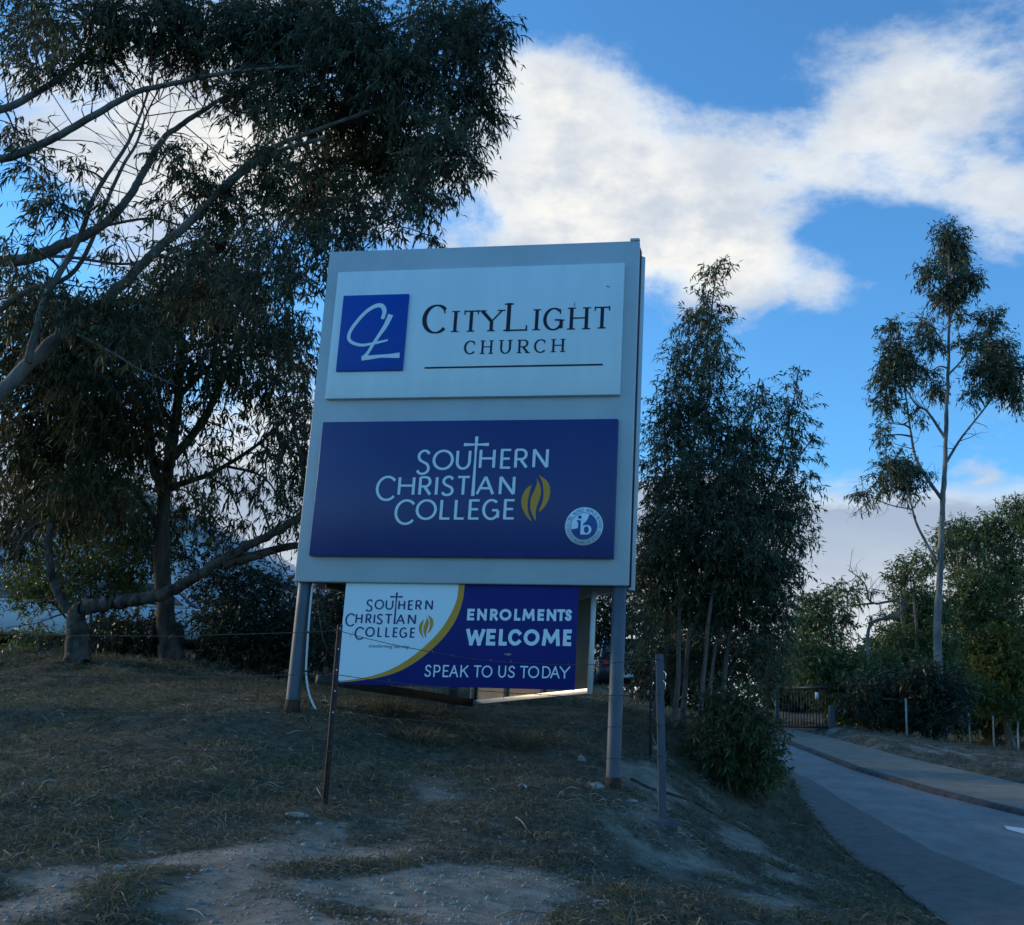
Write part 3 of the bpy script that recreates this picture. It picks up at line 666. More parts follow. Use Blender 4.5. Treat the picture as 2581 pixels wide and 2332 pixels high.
# ------------------------------------------------------------------ front banner below the sign
YB = .045
ban = tag(empty('enrolment_banner', SB, SYAW), 'front banner below the tall sign, white and navy with gold curve', 'banner')
face, bb = quad_panel('banner_face', C3, [(357, 62), (1630, 72), (1603, 640), (330, 612)], 'banner_navy', YB, YB + .012, ban, .001)
ink = Ink(YB - .0012)
inner = [(980, 66), (966, 160), (925, 250), (870, 330), (790, 410), (700, 480), (600, 535), (500, 568), (400, 586), (333, 592)]
outer = [(1012, 66), (1000, 160), (965, 260), (905, 350), (830, 425), (740, 495), (640, 548), (530, 578), (420, 594), (332, 601)]
pi_ = smooth_path([onsign(*C3(*p), YB) for p in inner], 5); po = smooth_path([onsign(*C3(*p), YB) for p in outer], 5)
for p in (pi_, po):
    p[:, 0] = np.clip(p[:, 0], bb[0] + .002, bb[1]); p[:, 1] = np.clip(p[:, 1], bb[2] + .002, bb[3] - .002)
ink.poly(np.concatenate([[[bb[0] + .002, bb[3] - .002]], pi_[:-1], [[bb[0] + .002, pi_[-1, 1]]]]))
ink.build('white_field', 'banner_white', ban)
n = len(pi_); gb = MB(); gb.add(np.concatenate([np.column_stack([q[:, 0], np.full(n, YB - .0022), q[:, 1]]) for q in (pi_, po)]), [np.stack([np.arange(n - 1), np.arange(1, n), np.arange(1, n) + n, np.arange(n - 1) + n], 1)])
gb.build('gold_curve', 'gold', ban)
lb = MB().box(((bb[0] + bb[1]) / 2, YB + .035, bb[3] - .03), (bb[1] - bb[0] - .02, .035, .04)); lb.box(((bb[0] + bb[1]) / 2, YB + .035, bb[2] + .03), (bb[1] - bb[0] - .02, .035, .04))
lb.build('banner_frame', 'dark_frame', ban)
college(C3, YB, YB - .0030, ban, 'letter_blue', 0, 'gold',
        [[('S', 477, 152, 516, 219), ('O', 524, 153, 576, 207), ('U', 583, 155, 626, 209), ('H', 652, 157, 690, 210), ('E', 705, 157, 733, 210), ('R', 745, 156, 781, 210), ('N', 798, 155, 840, 210)],
         [('C', 366, 227, 420, 299), ('H', 421, 229, 460, 284), ('R', 476, 230, 509, 284), ('I', 519, 231, 527, 285), ('S', 534, 230, 570, 288), ('T', 578, 231, 622, 287), ('A', 640, 232, 690, 288), ('N', 704, 232, 748, 288)],
         [('C', 416, 300, 470, 371), ('O', 474, 301, 526, 355), ('L', 540, 302, 566, 356), ('L', 582, 303, 608, 357), ('E', 623, 304, 650, 358), ('G', 658, 303, 702, 361), ('E', 716, 305, 744, 360)]],
        [(644, 115), (632, 286)], [(610, 137), (676, 140)], (762, 235, 842, 362), .0165)
ink = Ink(YB - .0030)
ink.row([(c, x0, 203 + (x0 - 1022) * .006, x1, 266 + (x0 - 1022) * .006) for c, x0, x1 in (('E', 1025, 1064), ('N', 1079, 1131), ('R', 1148, 1192), ('O', 1199, 1264), ('L', 1279, 1314), ('M', 1320, 1394), ('E', 1405, 1441), ('N', 1455, 1506), ('T', 1511, 1554), ('S', 1554, 1591))], C3, .027, 'sans', None, YB)
ink.build('lettering', 'letter_white', ban); ink = Ink(YB - .0030)
ink.row([(c, x0, 312 + (x0 - 1022) * .006, x1, 401 + (x0 - 1022) * .006) for c, x0, x1 in (('W', 1018, 1120), ('E', 1128, 1178), ('L', 1196, 1240), ('C', 1246, 1318), ('O', 1330, 1416), ('M', 1425, 1532), ('E', 1543, 1588))], C3, .036, 'sans', None, YB)
ink.build('lettering', 'letter_white', ban)
for word in ((('S', 795, 831), ('P', 843, 880), ('E', 893, 925), ('A', 929, 977), ('K', 988, 1032)), (('T', 1060, 1100), ('O', 1103, 1161)), (('U', 1193, 1235), ('S', 1245, 1284)),
             (('T', 1310, 1353), ('O', 1354, 1414), ('D', 1430, 1476), ('A', 1475, 1525), ('Y', 1523, 1580))):
    ink = Ink(YB - .0030); ink.row([(c, x0, 506 + (x0 - 795) * .012, x1, 571 + (x0 - 795) * .012) for c, x0, x1 in word], C3, .0135, 'sans', None, YB)
    ink.build('lettering', 'letter_white', ban)
# small italic strap line, set in the built-in face
fc = bpy.data.curves.new('strap', 'FONT'); fc.body = 'transforming learning...'; fc.size = .048; fc.shear = .25
fo = bpy.data.objects.new('strap', fc); me_ = None
dg = bpy.context.evaluated_depsgraph_get(); sc.collection.objects.link(fo); dg.update()
me_ = bpy.data.meshes.new_from_object(fo.evaluated_get(dg)); bpy.data.objects.remove(fo)
co = np.zeros(len(me_.vertices) * 3, np.float32); me_.vertices.foreach_get('co', co); co = co.reshape(-1, 3)
s0, s1 = onsign(*C3(490, 412), YB), onsign(*C3(722, 412), YB); kx = (s1[0] - s0[0]) / co[:, 0].max()
co = np.column_stack([s0[0] + co[:, 0] * kx, np.full(len(co), YB - .003), s0[1] + co[:, 1] * kx]); me_.vertices.foreach_set('co', co.astype(np.float32).ravel())
me_.materials.clear(); me_.materials.append(MATS['letter_blue']); me_.name = 'strap_line'
link(bpy.data.objects.new('strap_line', me_), ban)
c = onsign(*C3(1246, 450), YB)
ink = Ink(YB - .0035); ink.poly([(c[0] + .035 * math.cos(q) * (1 + .3 * math.sin(3 * q)), c[1] + .011 * math.sin(q) * (1 + .4 * math.cos(5 * q))) for q in np.linspace(0, 6.283, 18, endpoint=False)])
ink.build('bird_dropping', 'stick', ban)

# ------------------------------------------------------------------ rear banner seen from behind
q_ = [at(1503, 1500, 10.75), at(1493, 1742, 10.75), at(1195, 1772, 13.0)]
RB = np.array([q_[1][0], q_[1][1], H1(q_[1][0], q_[1][1])])
rb = tag(empty('rear_banner', RB), 'aluminium framed banner seen from its beige back behind the right pole', 'banner')
tr, br_, bl = (p - RB for p in q_); tl = bl + (tr - br_)
mbn = MB(); nv = norm(np.cross(bl - br_, tr - br_)); th = nv * .006
mbn.add([br_ - th, bl - th, tl - th, tr - th, br_ + th, bl + th, tl + th, tr + th], [[0, 1, 2, 3], [7, 6, 5, 4], [0, 4, 5, 1], [1, 5, 6, 2], [2, 6, 7, 3], [3, 7, 4, 0]])
mbn.build('banner_face', 'banner_back', rb)
inn = nv if (nv @ np.array([-.8, -.5, 0])) > 0 else -nv
of = inn * .03
MB().beam(br_ + of, bl + of, .045, .05).build('bottom_rail', 'aluminium', rb, bevel=.003)
MB().beam(tr + of, tl + of, .045, .05).build('top_rail', 'aluminium', rb, bevel=.003)
MB().beam(br_ + of + (0, 0, -.03), tr + of + (0, 0, .03), .05, .06, up=(0, 1, 0)).build('end_post', 'aluminium', rb, bevel=.003)
MB().beam(bl + of, tl + of, .05, .045, up=(0, 1, 0)).build('end_post', 'aluminium', rb, bevel=.003)
for k in (.36, .68):
    MB().beam(br_ * (1 - k) + bl * k + of, tr * (1 - k) + tl * k + of, .04, .04, up=(0, 1, 0)).build('stiffener', 'aluminium', rb)
lf0, lf1 = at(800, 1712, 10.95), at(1190, 1772, 12.95)
RL = np.array([lf0[0], lf0[1], H1(lf0[0], lf0[1])])
rl = tag(empty('banner_rail_frame', RL), 'dark empty banner frame running back from the left pole under the sign', 'frame')
MB().beam(lf0 - RL, lf1 - RL, .05, .09).build('bottom_rail', 'dark_frame', rl)
MB().beam(lf0 - RL + (0, 0, .95), lf1 - RL + (0, 0, .95), .05, .07).build('top_rail', 'dark_frame', rl)
MB().beam(lf1 - RL, lf1 - RL + (0, 0, .95), .04, .04, up=(0, 1, 0)).build('upright', 'aluminium', rl)

# ------------------------------------------------------------------ front wire fence
fen = tag(empty('barbed_wire_fence', (0, 9, H1(0, 9))), 'sagging barbed wire fence on steel pickets in front of the sign', 'fence'); FO = np.array(fen.location)
def picket(px, pt, pb, Y, dpx=0, mt='star_steel', r=.024):
    t_, b_ = at(px, pt, Y), at(px + dpx, pb, Y); g = H1(b_[0], b_[1]); b_ = np.array([b_[0], b_[1], g - .25]); m = MB()
    for a in (90, 210, 330):
        ca, sa = math.cos(R(a)), math.sin(R(a)); e = np.array([ca, sa, 0]) * r
        m.beam(b_ + e * .5 - FO, t_ + e * .5 - FO, r if abs(ca) > .5 else .006, r if abs(ca) < .5 else .012, up=(ca, sa, .01))
    o = m.build('star_picket', mt, fen)
    for k in range(9):
        h_ = t_ * (1 - k / 10.) + b_ * (k / 10.); MB().box(h_ + np.array([.012, -.028, -.03]) - FO, (.008, .004, .010)).build('hole', 'lamp_clear', o) if k < 5 else None
    return t_, b_
pk1 = picket(857, 1575, 2023, 8.3, -37)
pk0 = picket(-420, 1560, 1980, 8.4, -50)
pk2 = picket(1642, 1660, 1885, 12.2, -1, r=.018)
pt, pb_ = at(1662, 1650, 9.3), at(1676, 2046, 9.3); g = H1(pb_[0], pb_[1])
MB().beam(np.array([pb_[0], pb_[1], g - .3]) - FO, pt - FO, .066, .09, up=(0, 1, 0)).build('timber_post', 'timber_grey', fen, bevel=.006)
MB().box((pb_[0] - FO[0] + .02, pb_[1] - FO[1], g + .02 - FO[2]), (.17, .15, .08)).build('post_footing', 'timber_grey', fen, bevel=.01)
for px, py in ((1673, 1592 + 100), (1672, 1588 + 128)):
    p = at(px, py, 9.22); MB().tube([p - FO, p - FO + (.02, -.02, -.02), p - FO + (.015, -.02, -.07)], .004, 5).build('wire_tie', 'aluminium', fen)
wr = np.random.default_rng(5)
def wire(a, b_, sag, barbs=True):
    a, b_ = np.asarray(a), np.asarray(b_); n = 14; t_ = np.linspace(0, 1, n)[:, None]; P = a * (1 - t_) + b_ * t_; P[:, 2] -= sag * 4 * (t_ * (1 - t_))[:, 0]
    P[1:-1] += wr.normal(size=(n - 2, 3)) * .004; m = MB(); m.tube(P - FO, .0028, 4)
    if barbs:
        L = np.linalg.norm(b_ - a)
        for k in np.arange(.1, L, .16):
            q = P[0] + (P[-1] - P[0]) * k / L; q[2] = np.interp(k / L, t_[:, 0], P[:, 2]); v = wr.normal(size=3) * .014
            m.tube([q - v - FO, q + v - FO], .002, 3)
    m.build('wire_strand', 'wire_steel', fen)
for k, sg in ((.03, .06), (.24, .05), (.42, .04), (.60, .03)):
    L1 = pk1[0] * (1 - k) + pk1[1] * k + [0, -.03, 0]; L0 = pk0[0] * (1 - k) + pk0[1] * k
    rp = pt * (1 - k) + np.array([pb_[0], pb_[1], g]) * k + [0, -.05, 0]; r2 = pk2[0] * (1 - k) + pk2[1] * k
    wire(L0, L1, sg); wire(L1, rp, sg * (2.2 if k < .1 else 1.2)); wire(rp, r2, sg * .5, False)

# ------------------------------------------------------------------ cars and shed behind
def car(loc, rz, label, paint, suv=False, group=None):
    root = tag(empty('parked_car', loc, rz), label, 'car', group); hh = 1.72 if suv else 1.45; bh = 1.02 if suv else .90
    # side profile (x forward, z up)
    low = [(-2.2, .35), (-2.22, .75), (-2.1, bh), (1.0, bh - .02), (1.9, bh - .16), (2.15, .68), (2.15, .35), (1.75, .28), (-1.8, .28)]
    body = MB().prism(low, -.87, .87).build('body', paint, root, bevel=.06)
    x0, x1, x2, x3 = (-2.05, -1.75, .25, 1.0) if suv else (-1.75, -1.1, .15, .95)
    V = [(x0, -.82, bh), (x3, -.82, bh), (x3, .82, bh), (x0, .82, bh), (x1, -.64, hh), (x2, -.64, hh), (x2, .64, hh), (x1, .64, hh)]
    MB().add(V, [[0, 3, 2, 1], [4, 5, 6, 7], [0, 1, 5, 4], [1, 2, 6, 5], [2, 3, 7, 6], [3, 0, 4, 7]]).build('cabin', paint, root, bevel=.05)
    def pane(f, name):
        q = np.array([V[i] for i in f], float); c = q.mean(0); q = c + (q - c) * np.array([.86, .86, .78]); n_ = norm(np.cross(q[1] - q[0], q[2] - q[0])); q2 = q + n_ * .016
        MB().add(np.concatenate([q2, q - n_ * .02]), [[0, 1, 2, 3], [7, 6, 5, 4], [0, 4, 5, 1], [1, 5, 6, 2], [2, 6, 7, 3], [3, 7, 4, 0]]).build(name, 'glass_dark', root)
    for f in ([0, 1, 5, 4], [2, 3, 7, 6]): pane(f, 'side_window')
    pane([1, 2, 6, 5], 'windscreen'); pane([3, 0, 4, 7], 'rear_window')
    for x in (-1.35, 1.3):
        for s_ in (-1, 1):
            wl = MB().tube([(x, s_ * .68, .33), (x, s_ * .89, .33)], .33, 20).build('wheel', 'tyre', root, smooth=False)
            MB().tube([(x, s_ * .80, .33), (x, s_ * .905, .33)], .20, 12).build('rim', 'timber_grey', wl)
    for s_ in (-1, 1):
        MB().box((-2.19, s_ * .68, bh - .16), (.06, .22, .22)).build('tail_light', 'lamp_red', root)
        MB().box((2.08, s_ * .62, .70), (.10, .32, .13)).build('headlight', 'lamp_clear', root)
        MB().box((.85, s_ * .96, bh + .05), (.10, .16, .11)).build('mirror', paint, root, bevel=.02)
    MB().box((-2.24, 0, .50), (.03, .5, .12)).build('number_plate', 'lamp_clear', root)
    if suv:
        MB().beam((-1.7, -.55, hh + .06), (.2, -.55, hh + .06), .04, .04).beam((-1.7, .55, hh + .06), (.2, .55, hh + .06), .04, .04).build('roof_rack', 'aluminium', root)
    return root
def ground_at(px, Y): p = at(px, 1700, Y); return (p[0], p[1], H1(p[0], p[1]))
p = ground_at(1548, 37.0); car(p, R(100), 'dark four wheel drive parked behind the right sign pole', 'car_dark', True)
p = ground_at(110, 22.0); car(p, R(8), 'white car parked at far left behind the broken tree stump', 'car_white')
p = ground_at(265, 22.5); car(p, R(188), 'white car with red tail light under the leaning trunk', 'car_white')

by = 31.0
ap, re = at(310, 1212, by), at(640, 1432, by); gz = H1(-15, by) - .3
hw_ = re[0] - ap[0]; shed = tag(empty('white_shed', (ap[0], by, gz)), 'large pale gabled hall behind the trees on the left', 'building')
ze, za_ = re[2] - gz, ap[2] - gz; nb = 24; bw = 2 * hw_ / nb
for k in range(nb):                                               # wall sheets, slightly lapped
    xa, xb = -hw_ + k * bw, -hw_ + (k + 1) * bw; f = lambda x: za_ - (za_ - ze) * abs(x) / hw_
    MB().prism([(xa + .012, 0), (xb - .012, 0), (xb - .012, f(xb) - .02), (xa + .012, f(xa) - .02)], -.02 - .012 * (k % 2), .03).build('wall_sheet', 'shed_white', shed)
MB().prism([(-hw_, 0), (hw_, 0), (hw_, ze - .06), (0, za_ - .06), (-hw_, ze - .06)], .04, 14).build('wall', 'shed_white', shed)
for s_ in (-1, 1):
    e = np.array([s_ * (hw_ + .35), 0, ze - (za_ - ze) * .35 / hw_]); rdg = np.array([0, 0, za_])
    V = [rdg + (0, -.3, 0), e + (0, -.3, 0), e + (0, 14.2, 0), rdg + (0, 14.2, 0)]; V2 = [v + np.array([0, 0, .10]) for v in V]
    MB().add(V + V2, [[0, 1, 2, 3], [7, 6, 5, 4], [0, 4, 5, 1], [1, 5, 6, 2], [2, 6, 7, 3], [3, 7, 4, 0]]).build('roof', 'shed_roof', shed)
for xw in (-2.6, .2, 2.3):
    fw = MB().box((xw, -.05, 1.6), (1.1, .05, 1.0)).build('window', 'aluminium', shed); MB().box((xw, -.08, 1.6), (.98, .02, .88)).build('pane', 'glass_dark', fw)

# ------------------------------------------------------------------ trees
def foot(px, Y, dy=0):
    p = at(px, 1700, Y); return np.array([p[0], p[1], H1(p[0], p[1]) + dy])
# big gum at the left, trunk beyond the frame, crown over the sign
YB1 = 11.7
tb = np.array([-8.6, 11.3, H1(-8.6, 11.3) - .1]); fork = tb + np.array([.25, -.1, 1.7])
tree('gum_tree', 'large spreading gum tree overhanging from the left, pale bare limbs and dense crown', 'tree', tb,
     [([tb, tb + np.array([.1, 0, .8]), fork, fork + np.array([.1, 0, 1.3]), at(-170, 640, YB1), at(-120, 330, YB1)],   .26, .11),
      ([fork, at(-130, 1130, YB1), at(30, 960, YB1)] + path([(120, 660), (210, 590), (300, 500), (370, 440), (420, 390), (520, 310), (640, 270)], YB1, dY=-.3), .10, .022),
      ([fork + np.array([0, 0, .4])] + path([(-60, 560), (60, 510), (130, 480), (200, 445), (260, 380), (310, 290), (350, 250), (430, 200)], YB1, dY=.4), .085, .025),
      ([fork + np.array([.1, 0, 1.2])] + path([(-90, 350), (20, 310), (110, 270), (190, 225), (260, 185), (340, 165), (470, 140), (640, 130)], YB1, dY=-.5), .064, .02),
      ([at(-160, 560, YB1)] + path([(-60, 250), (30, 205), (110, 160), (180, 100), (230, 60), (330, 10)], YB1, dY=.5), .060, .02),
      (path([(0, 610), (60, 570), (150, 530), (230, 350), (270, 280), (290, 220), (330, 150)], YB1 + .3), .04, .006),
      (path([(55, 715), (85, 600), (150, 480), (190, 380), (240, 300), (275, 230), (300, 150), (310, 90)], YB1 - .2), .045, .006),
      (path([(370, 440), (480, 330), (560, 280), (700, 230), (800, 190), (900, 160)], YB1, dY=-.6), .045, .012),
      (path([(510, 300), (600, 265), (660, 240), (760, 260), (850, 280)], YB1, dY=.5), .03, .010),
      (path([(300, 500), (420, 530), (520, 565), (620, 585)], YB1 - .3), .022, .006),
      (path([(0, 510), (120, 505), (250, 520), (330, 490), (420, 470)], YB1 + .5), .025, .008),
      (path([(200, 445), (300, 430), (380, 450), (470, 440)], YB1 + .2), .02, .007),
      (path([(150, 655), (230, 700), (280, 730), (350, 760)], YB1 - .2), .018, .005),
      (path([(430, 200), (560, 140), (700, 70), (850, 20)], YB1 + .3, dY=.3), .04, .012)],
     cl([(950, 80, 62, 85, 1.25), (880, 50, 85, 85, 1.2), (935, 200, 55, 85, 1.2), (885, 300, 68, 80, 1.2), (800, 150, 105, 120, 1.2), (790, 300, 85, 100, 1.2), (830, 385, 55, 45), (700, 80, 115, 105, 1.2),
         (690, 230, 95, 100, 1.2), (600, 50, 115, 95, 1.2), (570, 190, 80, 85, 1.1), (500, 70, 105, 95, 1.1), (400, 50, 115, 85), (300, 30, 105, 75), (180, 40, 110, 70), (60, 40, 80, 75), (90, 140, 75, 40, .8), (210, 130, 70, 40, .8),
         (380, 130, 60, 40, .8), (480, 200, 55, 55, .9), (600, 400, 75, 60, .9), (530, 330, 60, 75, 1.1), (450, 400, 70, 60, .9), (680, 400, 65, 55), (740, 440, 65, 35, .8), (850, 465, 40, 14, .7), (640, 470, 60, 35, .9), (620, 330, 60, 50, .8), (700, 330, 60, 60),
         (110, 395, 45, 42, .9), (60, 320, 35, 45, .6), (150, 330, 35, 30, .5), (335, 300, 38, 45, .7), (30, 260, 40, 35, .6), (380, 340, 40, 50, .7), (200, 400, 40, 30, .4), (330, 400, 40, 40, .5),
         (550, 480, 65, 55, .9), (450, 490, 80, 50, .9), (370, 500, 70, 40, .7), (590, 545, 40, 38, .8), (640, 530, 22, 36, .6), (160, 600, 80, 45, .7), (250, 660, 80, 45, .7), (60, 620, 70, 50, .8), (400, 570, 80, 40, .8), (300, 560, 80, 40, .6), (500, 560, 60, 40, .8), (40, 480, 50, 30, .5), (230, 480, 40, 30, .4)], YB1, D2, dsp=.7, dr=.9),
     'gum_leaf', 'pale_bark', .115, .023, dens=1.75, seed=3, twig_len=.25, trunk_n=1)
# dark trunked gum further back
YM = 15.0
fb_ = foot(430, YM)
tree('gum_tree', 'upright dark-barked gum left of the sign with drooping foliage', 'tree', fb_,
     [([fb_] + path([(330, 1240), (322, 1150), (318, 1060), (322, 990), (335, 900), (348, 800), (355, 700), (350, 600)], YM), .135, .05),
      (path([(325, 985), (300, 900), (290, 800), (250, 720), (200, 650)], YM, dY=.5), .08, .02),
      (path([(340, 900), (400, 830), (440, 740), (480, 650), (500, 600)], YM, dY=-.5), .07, .02),
      (path([(335, 930), (260, 870), (170, 820), (90, 760)], YM, dY=.8), .06, .016),
      (path([(350, 780), (430, 710), (520, 700), (590, 720)], YM, dY=.4), .05, .014),
      (path([(330, 960), (420, 930), (500, 880), (560, 830)], YM, dY=-.3), .05, .012),
      (path([(318, 1050), (260, 960), (180, 930), (90, 920)], YM, dY=.5), .045, .012)],
     cl([(560, 650, 55, 55, .9), (480, 620, 75, 60), (420, 700, 80, 70), (520, 750, 65, 55, .9), (592, 735, 32, 58, 1.2), (400, 620, 75, 65), (300, 620, 85, 75, 1.2), (200, 650, 110, 85, 1.3), (80, 650, 95, 85, 1.3), (60, 760, 85, 75, 1.3), (180, 770, 95, 75, 1.2),
         (290, 780, 70, 65), (100, 870, 105, 65, 1.3), (220, 880, 75, 55, 1.1), (60, 960, 75, 50, 1.2), (350, 860, 45, 50, .7), (550, 810, 55, 40, .6), (455, 850, 40, 40, .3), (600, 830, 30, 40, .6), (330, 700, 60, 60), (520, 560, 80, 40, .8), (30, 560, 70, 50), (140, 960, 70, 45, .9), (250, 960, 50, 35, .6), (420, 790, 50, 40, .5), (345, 950, 35, 40, .5), (120, 720, 90, 60, 1.2), (240, 700, 80, 60, 1.2), (250, 830, 80, 60, 1.1), (140, 820, 90, 60, 1.2), (30, 880, 60, 70, 1.2), (180, 960, 70, 50, 1.1), (100, 1010, 90, 40, 1.0), (230, 1010, 60, 40, .9), (30, 1040, 60, 50, 1.0), (520, 680, 60, 50, .9), (590, 650, 30, 50, .8), (400, 900, 45, 55, .35), (455, 950, 45, 50, .35), (530, 900, 50, 60, .5), (565, 1010, 45, 45, .5), (400, 1000, 60, 50, .45), (300, 1030, 60, 45, .6), (480, 1030, 45, 35, .4), (370, 560, 80, 50), (440, 560, 70, 40)],
        YM, D2, dsp=1.2), 'mid_leaf', 'dark_bark', .13, .027, dens=1.3, seed=5, twig_len=.34, droop=1.3)
# broken stump with the fallen trunk leaning to the right
YS = 14.2
fs = foot(190, YS)
tree('leaning_tree', 'broken grey stump with long trunk leaning right towards the sign', 'tree', fs,
     [([fs] + path([(153, 1255), (148, 1222), (162, 1198), (205, 1190), (260, 1182), (320, 1172), (365, 1148), (420, 1115), (480, 1080), (540, 1050), (600, 1010), (660, 960)], YS, dY=-.6), .125, .04),
      (path([(440, 1110), (500, 1095), (560, 1078), (640, 1070), (720, 1060)], YS - .4, dY=.4), .075, .03),
      (path([(152, 1215), (125, 1185), (108, 1155), (98, 1110), (97, 1060), (103, 1020)], YS + .1), .065, .04),
      (path([(103, 1022), (75, 1035), (50, 1050), (32, 1085), (20, 1100), (0, 1103)], YS + .1), .035, .012),
      (path([(620, 990), (600, 930), (585, 870), (575, 800)], YS - .5), .05, .015),
      (path([(660, 1060), (640, 1130), (620, 1180)], YS), .03, .01)],
     cl([(600, 900, 35, 70, .9), (570, 950, 40, 50, .6), (620, 1000, 40, 40, .8), (640, 880, 60, 60), (560, 860, 40, 40, .6), (700, 950, 60, 60), (590, 800, 40, 40, .8), (520, 985, 35, 28, .6)], YS - .4, D2, dsp=.4),
     'gum_leaf', 'stump_bark', .13, .025, dens=.9, seed=8, sides=12)
# shrubs and small trees behind, left
def shrub(label, px, Y, clumps, leaf, stems, seed, fx=D2, ll=.07, lw=.028, dens=1.0, dsp=.5, name='shrub', cat='shrub', bark='twig_bark', sr=.03, group=None, droop=.25, dr=1.0, tlen=.22):
    f0 = foot(px, Y)
    C_ = cl(clumps, Y, fx, K if fx is D2 else .52, dsp, dr=dr); L_ = []
    for s_ in stems:
        e = at(*fx(*s_), Y); L_.append(([f0, f0 * .6 + e * .4 + np.array([.05, 0, .05]), e], sr, sr * .3))
    return tree(name, label, cat, f0, L_, C_, leaf, bark, ll, lw, dens, droop, tlen, 10, group, 6, seed, 1, .02, .004, .010)
shrub('yellow-green leafy shrub behind the broken stump at left', 215, 17.5, [(170, 1060, 70, 60), (230, 1090, 60, 55), (120, 1110, 60, 60), (280, 1080, 50, 50), (60, 1130, 60, 45), (180, 1140, 80, 40), (250, 1150, 60, 35), (330, 1080, 45, 50, .8), (350, 1010, 45, 40, .45), (270, 1000, 60, 50, .6), (210, 980, 60, 40, .6), (30, 1175, 40, 30, .7), (90, 1165, 50, 35), (160, 1020, 50, 30, .8)], 'green_leaf', [(170, 1060), (240, 1080), (110, 1110), (290, 1080), (60, 1140)], 21)
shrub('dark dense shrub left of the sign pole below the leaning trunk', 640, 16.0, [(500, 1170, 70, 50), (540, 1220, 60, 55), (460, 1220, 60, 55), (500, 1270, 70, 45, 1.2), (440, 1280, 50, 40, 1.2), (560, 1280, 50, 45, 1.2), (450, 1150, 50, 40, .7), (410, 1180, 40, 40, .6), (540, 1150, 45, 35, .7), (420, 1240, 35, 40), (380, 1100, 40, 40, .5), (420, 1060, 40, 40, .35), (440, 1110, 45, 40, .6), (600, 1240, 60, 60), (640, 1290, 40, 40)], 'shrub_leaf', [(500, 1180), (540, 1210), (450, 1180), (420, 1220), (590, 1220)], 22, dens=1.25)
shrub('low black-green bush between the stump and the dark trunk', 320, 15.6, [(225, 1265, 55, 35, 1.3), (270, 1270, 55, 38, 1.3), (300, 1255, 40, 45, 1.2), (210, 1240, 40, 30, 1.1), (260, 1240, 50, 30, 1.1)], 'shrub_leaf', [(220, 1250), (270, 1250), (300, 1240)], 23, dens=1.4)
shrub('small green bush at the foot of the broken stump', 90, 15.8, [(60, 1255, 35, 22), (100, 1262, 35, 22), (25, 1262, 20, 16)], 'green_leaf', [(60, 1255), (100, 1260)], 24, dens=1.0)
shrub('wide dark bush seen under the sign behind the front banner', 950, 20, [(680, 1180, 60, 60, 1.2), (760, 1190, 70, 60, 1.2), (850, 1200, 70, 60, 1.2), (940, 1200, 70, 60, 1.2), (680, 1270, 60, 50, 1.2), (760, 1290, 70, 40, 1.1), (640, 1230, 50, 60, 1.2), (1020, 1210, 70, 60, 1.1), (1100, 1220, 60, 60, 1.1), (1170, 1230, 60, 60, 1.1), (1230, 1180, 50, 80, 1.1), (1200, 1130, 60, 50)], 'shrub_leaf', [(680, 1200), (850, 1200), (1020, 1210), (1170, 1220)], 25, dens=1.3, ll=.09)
# young gum clump right of the sign
YC = 13.8
fa = foot(1700, YC)
tree('young_gum_tree', 'tallest slender young gum in the clump right of the sign, pale feathery tip', 'tree', fa,
     [([fa] + path([(1335, 1340), (1338, 1200), (1345, 1060), (1362, 900), (1385, 740), (1400, 620), (1412, 510)], YC), .036, .008),
      ([fa + np.array([.12, .1, 0])] + path([(1352, 1300), (1365, 1150), (1372, 1000), (1360, 880), (1340, 820)], YC + .2), .035, .008),
      ([fa + np.array([-.3, .3, 0])] + path([(1310, 1300), (1300, 1150), (1300, 1000), (1320, 860)], YC + .5), .035, .008)],
     cl([(1418, 515, 22, 16, .5), (1405, 540, 28, 26, .7), (1440, 530, 16, 18, .3), (1392, 595, 36, 36, .9), (1370, 640, 36, 36), (1410, 655, 36, 36), (1362, 695, 46, 36), (1405, 715, 42, 40), (1350, 745, 50, 36), (1395, 785, 56, 42), (1330, 800, 52, 36), (1365, 840, 68, 44), (1310, 860, 40, 34, .9), (1420, 850, 42, 40), (1340, 900, 66, 44), (1400, 930, 66, 50, 1.2),
         (1295, 940, 30, 46), (1350, 980, 78, 56, 1.3), (1290, 1030, 32, 55, 1.1), (1390, 1040, 80, 60, 1.3), (1330, 1080, 70, 66, 1.3), (1290, 1130, 45, 60, 1.2), (1380, 1130, 80, 66, 1.3), (1320, 1180, 60, 50, 1.0), (1400, 1190, 75, 40, .9), (1280, 1230, 36, 40, .8), (1300, 1290, 60, 50, .9, .7), (1360, 1290, 60, 45, .9, .8), (1290, 1080, 40, 60, 1.2, .3)], YC, D2, dsp=.45),
     'sapling_leaf', 'grey_bark', .088, .019, dens=1.25, seed=31, twig_len=.21, droop=.8, conn_r=.009, twig_r=.004, sides=7, trunk_n=3)
fbb = foot(1762, YC - .2)
